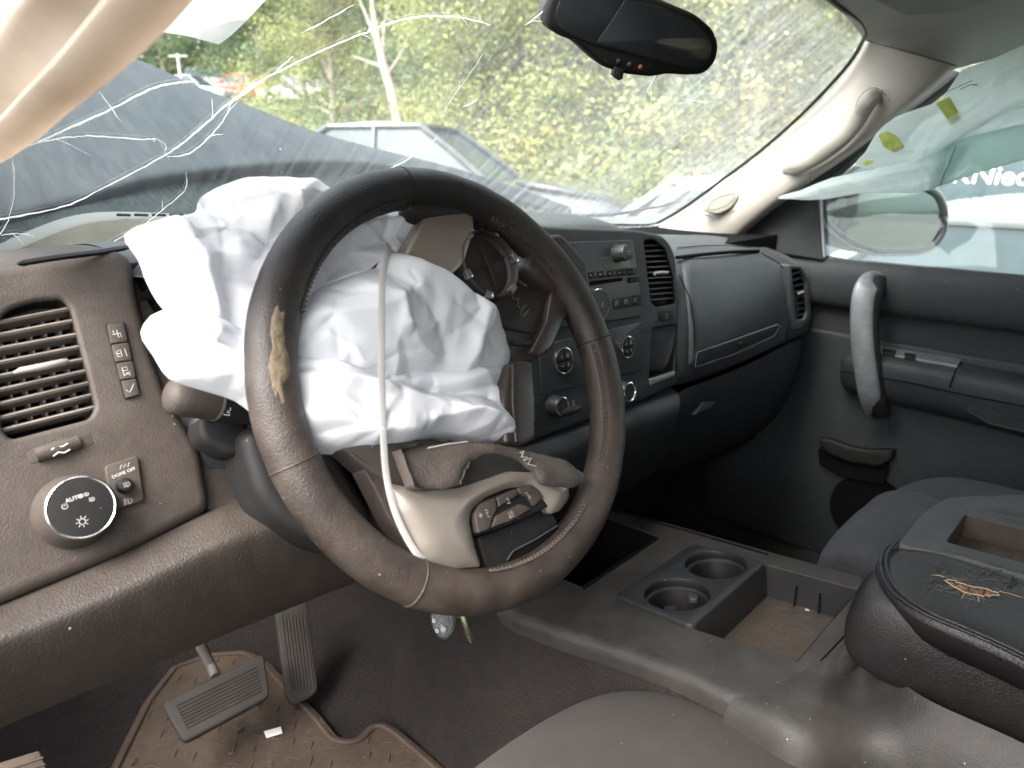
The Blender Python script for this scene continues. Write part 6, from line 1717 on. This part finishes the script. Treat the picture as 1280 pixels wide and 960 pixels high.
    for i in range(7):
        for j in range(7):
            u, v = i/6, j/6
            x = t0-.04+(t1-t0+.08)*u; y = (-wt_-.02)+(2*wt_+.04)*v
            V.append((x, y, zt-.03+.045*(1-(2*u-1)**2)+.03*(1-(2*v-1)**2)))
    F = [(i*7+j, (i+1)*7+j, (i+1)*7+j+1, i*7+j+1) for i in range(6) for j in range(6)]
    o = lmesh('roof', V, F, pm, root, smooth=180); md = o.modifiers.new('s', 'SOLIDIFY'); md.thickness = .03
    if wheels:
        for sx in (-.60, .60):
            for sy in (-1, 1):
                fr = Fr((h*sx, sy*(w-.17), .32), (0, sy, 0), (1, 0, 0))
                wv = lathe_mb(MB(), fr, 0, 0, [(.20, 0), (.31, 0), (.32, .03), (.32, .16), (.30, .185), (.22, .19), (.215, .17)], n=22, cap=False)
                o = lmesh('wheel', wv.v, wv.f, M['tyre'], root, smooth=35)
                rv_ = lathe_mb(MB(), fr, 0, 0, [(.215, .16), (.20, .185), (.16, .165), (.05, .18), (.03, .185)], n=10)
                lmesh('rim', rv_.v, rv_.f, M['alloy'], o, smooth=30)
    for sy in (-1, 1):
        b = box_mb(MB(), (-h+.05, sy*w*.66, belt-.16), .09, .30, .16); lmesh('tail_light', b.v, b.f, M['lens_red'], root, smooth=0)
        b = box_mb(MB(), (h-.09, sy*w*.66, belt-.30), .12, .32, .12); lmesh('headlight', b.v, b.f, M['lens_clear'], root, smooth=0)
    return root
def copy_tree(o, parent=None):
    c = o.copy(); COL.objects.link(c)
    if parent is not None: c.parent = parent; c.matrix_parent_inverse = o.matrix_parent_inverse.copy()
    for ch in list(o.children): copy_tree(ch, c)
    return c
def place(o, px, D, ang, dz=0, tilt=0):
    """ang: heading relative to image right, counter clockwise seen from above"""
    p = wpos(px, D); o.location = (p.x, p.y, p.z+dz)
    o.rotation_euler = (0, tilt, math.atan2(RT.y, RT.x)+R(ang))
c = make_car('parked_car', 'dark grey sedan with black hood parked just beyond the truck hood', 'grey', 4.7, 1.8, 1.46)
place(c, 540, 8.2, -12, -.12)
# its black bonnet
b = lmesh('hood', [(2.35*.42, -.80, .925), (2.35*.42, .80, .925), (2.35*.94, .70, .70), (2.35*.94, -.70, .70), (2.35*.68, -.78, .865), (2.35*.68, .78, .865)], [(0, 1, 5, 4), (4, 5, 2, 3)], PAINT['black'], c, smooth=180, sub=2)
md = b.modifiers.new('s', 'SOLIDIFY'); md.thickness = -.04
c = make_car('parked_car', 'white sedan with red tail lamp right behind the windshield lower right corner', 'white', 4.5, 1.76, 1.42)
place(c, 975, 5.6, -8, 0)
FPlt = None
pl_ = lmesh('license_plate', [(-2.245, -.62, .60), (-2.245, -.30, .60), (-2.245, -.30, .76), (-2.245, -.62, .76), (-2.235, -.62, .60), (-2.235, -.30, .60), (-2.235, -.30, .76), (-2.235, -.62, .76)], [(0, 1, 2, 3), (4, 5, 6, 7), (0, 1, 5, 4), (2, 3, 7, 6)], M['print'], c, smooth=0)
c = make_car('parked_car', 'white sedan parked close outside the passenger window, beyond the side mirror', 'white', 4.6, 1.8, 1.50)
c.location = (2.75, .2, -.80); c.rotation_euler = (0, 0, R(90))
c = make_car('parked_car', 'silver wagon with white marker writing on its window, behind the white car', 'silver', 4.7, 1.8, 1.72, kind='suv')
c.location = (5.3, 1.0, -.66); c.rotation_euler = (0, 0, R(92))
CW = c
far = [('red sedan far away at the foot of the trees, right of the pole', 'red', 'sedan', 335, 46, 6), ('white sedan far away nearest the utility pole', 'white', 'sedan', 272, 44, -12), ('pale suv far away between the pole and the red sedan', 'silver', 'suv', 300, 58, 8),
       ('tan suv in the far row above the grey sedan roof', 'tan', 'suv', 415, 52, 20), ('silver sedan far behind the bare tree trunk', 'silver', 'sedan', 445, 46, -5), ('white sedan partly behind weeds left of the tree trunk', 'white', 'sedan', 395, 42, -6),
       ('silver sedan in the weeds right of the bare trunk', 'silver', 'sedan', 530, 30, 10), ('white suv deep among the shrubs in the middle', 'white', 'suv', 560, 44, -10), ('tan sedan farthest right of the distant row', 'tan', 'sedan', 610, 46, 14)]
protos = {}
for lb_, col, kd, px, D, an in far:
    key = kd
    if key not in protos:
        o = make_car('parked_car', lb_, col, 4.6, 1.78, 1.45 if kd == 'sedan' else 1.75, kd, 'wrecked cars parked in the far rows'); protos[key] = (o, col)
    else:
        o = copy_tree(protos[key][0]); o['label'] = lb_
        for ch in o.children:
            if ch.name.split('.')[0] in ('body', 'pillars', 'roof'):
                ch.material_slots[0].link = 'OBJECT'; ch.material_slots[0].material = PAINT[col]
    place(o, px, D, an)
# marker writing on the wagon window
hh = 4.7/2; beltz = 1.72*.63
A_ = Vector((-hh*.96, .9*.9, beltz)); 
def grp_text():
    rt = CW
    bpy.context.view_layer.update()
    P0 = at_axis(1166, 218, 0, 4.30)
    fr = Fr(P0, (-1, 0, .3), (0, -1, 0))
    m_ = pbr('white window marker', (.85, .85, .85), .7)
    t = text('marker_writing', 'DKNieo', fr, 0, 0, 0, .15, m_, None, ax='LEFT', rot=-.02, th=.008)
    return t
# ============================================================ utility pole
up_ = empty('utility_pole', 'thin pale utility pole at the edge of the far trees, left', 'utility pole', tuple(wpos(257, 50)))
M['pole'] = pbr('grey weathered pole', (.45, .44, .40), .9)
b0 = wpos(257, 50)
tube('pole', [b0, b0+Vector((0, 0, 2.7))], [.10, .08], M['pole'], up_, n=10)
tube('crossarm', [b0+RT*(-.6)+Vector((0, 0, 2.55)), b0+RT*.6+Vector((0, 0, 2.55))], .045, M['pole'], up_, n=6)
# ============================================================ trees
def leafmat(name, c1, c2, tr=.35):
    m = bpy.data.materials.new(name); m.use_nodes = True; nt = m.node_tree; b = nt.nodes['Principled BSDF']; out = nt.nodes['Material Output']
    tc = nt.nodes.new('ShaderNodeTexCoord')
    gi = nt.nodes.new('ShaderNodeNewGeometry')
    base = mixc(nt, gi.outputs['Random Per Island'], c1, c2)
    cl_ = noise_fac(nt, gi.outputs['Position'], .55, .38, .60, 3)       # clumps of paler and deeper foliage
    base = mixc(nt, cl_, base, tuple(min(.5, x*1.9)*.8+.045 for x in c2))
    nt.links.new(base, b.inputs['Base Color']); b.inputs['Roughness'].default_value = .8; b.inputs['Specular IOR Level'].default_value = .15
    tl = nt.nodes.new('ShaderNodeBsdfTranslucent'); nt.links.new(base, tl.inputs[0])
    mx = nt.nodes.new('ShaderNodeMixShader'); mx.inputs[0].default_value = tr
    nt.links.new(b.outputs[0], mx.inputs[1]); nt.links.new(tl.outputs[0], mx.inputs[2]); nt.links.new(mx.outputs[0], out.inputs[0])
    return m
LG = leafmat('green leaves', (.06, .10, .045), (.13, .17, .075)); LY = leafmat('yellowing leaves', (.25, .235, .08), (.38, .33, .12)); LD = leafmat('dark green leaves', (.03, .06, .025), (.07, .11, .04)); LM = leafmat('yellow green leaves', (.13, .165, .06), (.24, .255, .095))
M['bark'] = pbr('pale bark', (.22, .19, .15), .9, (.32, .29, .24), ns=6, lump=.5, lump_scale=20)
def make_tree(name, label, Ht, Rc, mats, seed, nc=70, nl=80, ls=.16, low=.25, group=None, bare=False):
    rng = random.Random(seed)
    root = empty(name, label, 'tree', (0, 0, 0), group)
    mb = MB()
    tip = Vector((rng.gauss(0, .3), rng.gauss(0, .3), Ht*.8))
    path = [Vector((0, 0, -.2)), Vector((rng.gauss(0, .1), rng.gauss(0, .1), Ht*.3)), tip.lerp(Vector((0, 0, Ht*.5)), .5), tip]
    tube_mb(mb, catmull(path, 4), [Ht*.020*(1-i/13*.8) for i in range(13)], n=8)
    cl = []
    for k in range(nc):
        u = rng.random(); z = low+(.98-low)*u
        rad = Rc*math.sin(math.pi*min(1, (.18+.82*(1-abs(u-.42)*1.25))))**.6 if True else Rc
        an = rng.random()*6.283; rr = rad*(.35+.65*rng.random()**.5)
        cl.append(Vector((math.cos(an)*rr, math.sin(an)*rr, z*Ht)))
    for c in cl[::4]:
        s = Vector((0, 0, c.z*.6))
        tube_mb(mb, [s, s.lerp(c, .5)+Vector((0, 0, .15)), c], [Ht*.008, Ht*.005, Ht*.002], n=5)
    o = lmesh('trunk', mb.v, mb.f, M['bark'], root, smooth=60)
    V = []; F = []; mi = []
    for c in cl:
        cs = Rc*(.16+.18*rng.random())
        mk = 0 if rng.random() < .55 else (1 if rng.random() < .6 else 2)
        for _ in range(nl):
            d = Vector((rng.gauss(0, 1), rng.gauss(0, 1), rng.gauss(0, .7)))
            p = c+d*cs*.6
            s = ls*(.6+.8*rng.random())
            a = Vector((rng.gauss(0, 1), rng.gauss(0, 1), rng.gauss(0, .6))).normalized()
            b = a.cross(Vector((rng.gauss(0, 1), rng.gauss(0, 1), rng.gauss(0, 1)))).normalized()
            n0 = len(V)
            V += [p-a*s*.5, p+b*s*.28-a*s*.05, p+a*s*.5, p-b*s*.28+a*s*.05]
            F.append((n0, n0+1, n0+2, n0+3)); mi.append(mk)
    o = mesh('crown', V, F, None, None, smooth=0, mats=mats, midx=mi); o.parent = root
    return root
TP = [make_tree('broadleaf_tree', 'bright yellow green tree', 7, 2.4, [LM, LG, LY], 1, 90, 230, .105, .08),
      make_tree('broadleaf_tree', 'dense green tree', 9, 3.0, [LG, LM, LD], 2, 100, 220, .12, .10),
      make_tree('broadleaf_tree', 'tall dark green tree', 12, 3.6, [LD, LG, LM], 3, 110, 190, .17, .08),
      make_tree('broadleaf_tree', 'golden shrubby tree', 4.5, 1.9, [LM, LY, LG], 4, 80, 260, .085, .03)]
places = [  # px, D, proto, scale, label
 (600, 15, 3, 1.0, 'golden shrubby tree just above the grey sedan roof'), (720, 14, 3, 1.1, 'yellow green bush tree under the left end of the rearview mirror'), (660, 19, 0, 1.0, 'yellow green tree left of the rearview mirror'),
 (830, 13, 3, 1.15, 'yellow bush tree straight below the rearview mirror'), (930, 12, 3, 1.1, 'yellow bush tree next to the passenger windshield edge'), (1030, 13, 0, .9, 'bright yellow green tree at the upper right corner of the windshield'),
 (870, 17, 0, 1.1, 'leafy tree behind the right end of the rearview mirror'), (760, 20, 1, .9, 'green tree behind the rearview mirror'), (560, 22, 1, .85, 'green tree right of the bare trunk'), (980, 20, 1, 1.0, 'green tree behind the yellow bushes at the pillar'),
 (430, 27, 0, 1.0, 'yellow tree left of the bare trunk'), (500, 30, 1, 1.0, 'green tree behind the bare trunk'), (400, 34, 0, 1.2, 'yellow green tree above the far white cars'), (620, 30, 2, .9, 'dark tree behind the golden tree'),
 (350, 55, 2, 1.1, 'hazy dark tree above the far red car'), (300, 60, 2, 1.2, 'hazy dark tree right of the utility pole'), (240, 62, 2, 1.2, 'hazy dark tree directly behind the utility pole'), (190, 64, 2, 1.25, 'hazy tree left of the utility pole'), (390, 60, 2, 1.2, 'tall hazy tree between yellow tree and pole'),
 (450, 50, 2, 1.2, 'tall dark tree behind the left yellow tree'), (540, 48, 2, 1.3, 'tall dark tree in the middle background'), (700, 34, 2, 1.1, 'tall dark tree behind the mirror left end'), (820, 32, 2, 1.1, 'tall dark tree behind the mirror right end'), (930, 30, 2, 1.1, 'tall dark tree beyond the passenger side bushes'),
 (1040, 28, 2, 1.1, 'tall dark tree behind the pillar top'), (1150, 18, 0, 1.1, 'yellow tree glimpsed between pillar and curtain airbag'), (1220, 24, 1, 1.2, 'green tree beyond the white cars on the right'), (1330, 22, 1, 1.2, 'green tree farthest right'), (120, 66, 2, 1.3, 'hazy tree behind the truck hood'), (40, 66, 2, 1.3, 'hazy tree behind the beige curtain airbag')]
used = set()
rng = random.Random(9)
for px, D, k, s, lb_ in places:
    if k in used: o = copy_tree(TP[k])
    else: o = TP[k]; used.add(k)
    o['label'] = lb_; o['group'] = 'trees beyond the parked cars'
    p = wpos(px, D); o.location = (p.x, p.y, p.z-.1); o.scale = (s, s, s); o.rotation_euler = (0, 0, rng.random()*6.28)
# bare trunk tree
bt_ = empty('slender_tree', 'slender pale bare tree trunk forking upward in front of the yellow trees', 'tree', tuple(wpos(498, 17)))
def bp_(px, py, D=17): return at_depth(px, py, D)
tube('trunk', [bp_(500, 172), bp_(497, 150), bp_(488, 110), bp_(480, 85), bp_(470, 40), bp_(466, 10), bp_(462, -30)], [.13, .125, .11, .10, .08, .06, .04], M['bark'], bt_, n=10)
for q in ([(474, 60), (458, 20), (445, -10)], [(478, 80), (480, 30), (492, -15)], [(480, 85), (462, 78), (440, 70)], [(484, 95), (500, 70), (512, 40)]):
    tube('branch', [bp_(*p) for p in q], [.05, .035, .02], M['bark'], bt_, n=6)
# distant wood and undergrowth
def leafcloud(name, n, fn, ls, mats, seed):
    rng = random.Random(seed); V = []; F = []; mi = []
    for _ in range(n):
        p = fn(rng); s = ls*(.5+rng.random())
        a = Vector((rng.gauss(0, 1), rng.gauss(0, 1), rng.gauss(0, .8))).normalized(); b = a.cross(Vector((rng.gauss(0, 1), rng.gauss(0, 1), rng.gauss(0, 1)))).normalized()
        n0 = len(V); V += [p-a*s*.5, p+b*s*.3, p+a*s*.5, p-b*s*.3]; F.append((n0, n0+1, n0+2, n0+3))
        mi.append(int(abs(noise.noise(p*.25))*5) % len(mats))
    o = mesh(name, V, F, None, None, smooth=0, mats=mats, midx=mi); o['kind'] = 'stuff'; return o
def fw_(rng):
    px = -100+rng.random()*1700; D = 68+rng.random()*14
    p = wpos(px, D); top = 15+6*noise.noise(Vector((px*.01, 0, 0)))
    p.z += rng.random()*top; return p
leafcloud('distant_wood', 36000, fw_, .95, [LD, LG, LD], 21)
def fs_(rng):
    px = 330+rng.random()*800; D = 9.5+rng.random()**1.2*26
    p = wpos(px, D); k = max(0, .5+noise.noise(Vector((p.x*.45, p.y*.45, 2)))*1.3)
    p.z += rng.random()*1.1*k; return p
leafcloud('undergrowth', 40000, fs_, .10, [LM, LG, LY, LG], 22)
t_ = grp_text()
t_.parent = CW; t_.matrix_parent_inverse = Matrix.Identity(4)
bpy.context.view_layer.update()
t_.matrix_parent_inverse = CW.matrix_world.inverted()

# ============================================================ driver door standing open and an unseen car added to block low side light
dd = empty('driver_door', 'open driver door swung forward outside the cab', 'car door', (-.90, .50, 0))
A_ = Vector((-.90, .50, .3)); dv_ = Vector((-.93, -.36, 0)).normalized()
FOd = Fr(A_+dv_*.55, dv_.cross(Vector((0, 0, 1))), dv_)
plate('door_panel', FOd, rnd([(-.55, -.42), (.50, -.42), (.52, .38), (-.55, .40)], .05), M['door'], dd, th=.09, r=.02)
plate('door_window_frame', FOd, rnd([(-.52, .41), (.52, .385), (.46, .80), (-.10, .82)], .03), M['rubber'], dd, h=-.03, th=.03, r=.006, holes=[rnd([(-.40, .45), (.46, .43), (.41, .76), (-.08, .77)], .03)])
c = make_car('parked_car', 'unseen black suv added beside the open driver door to block light', 'black', 4.8, 1.9, 1.8, kind='suv')
c.location = (-3.6, -.6, gz_(-3.6, -.6)); c.rotation_euler = (0, 0, R(88))
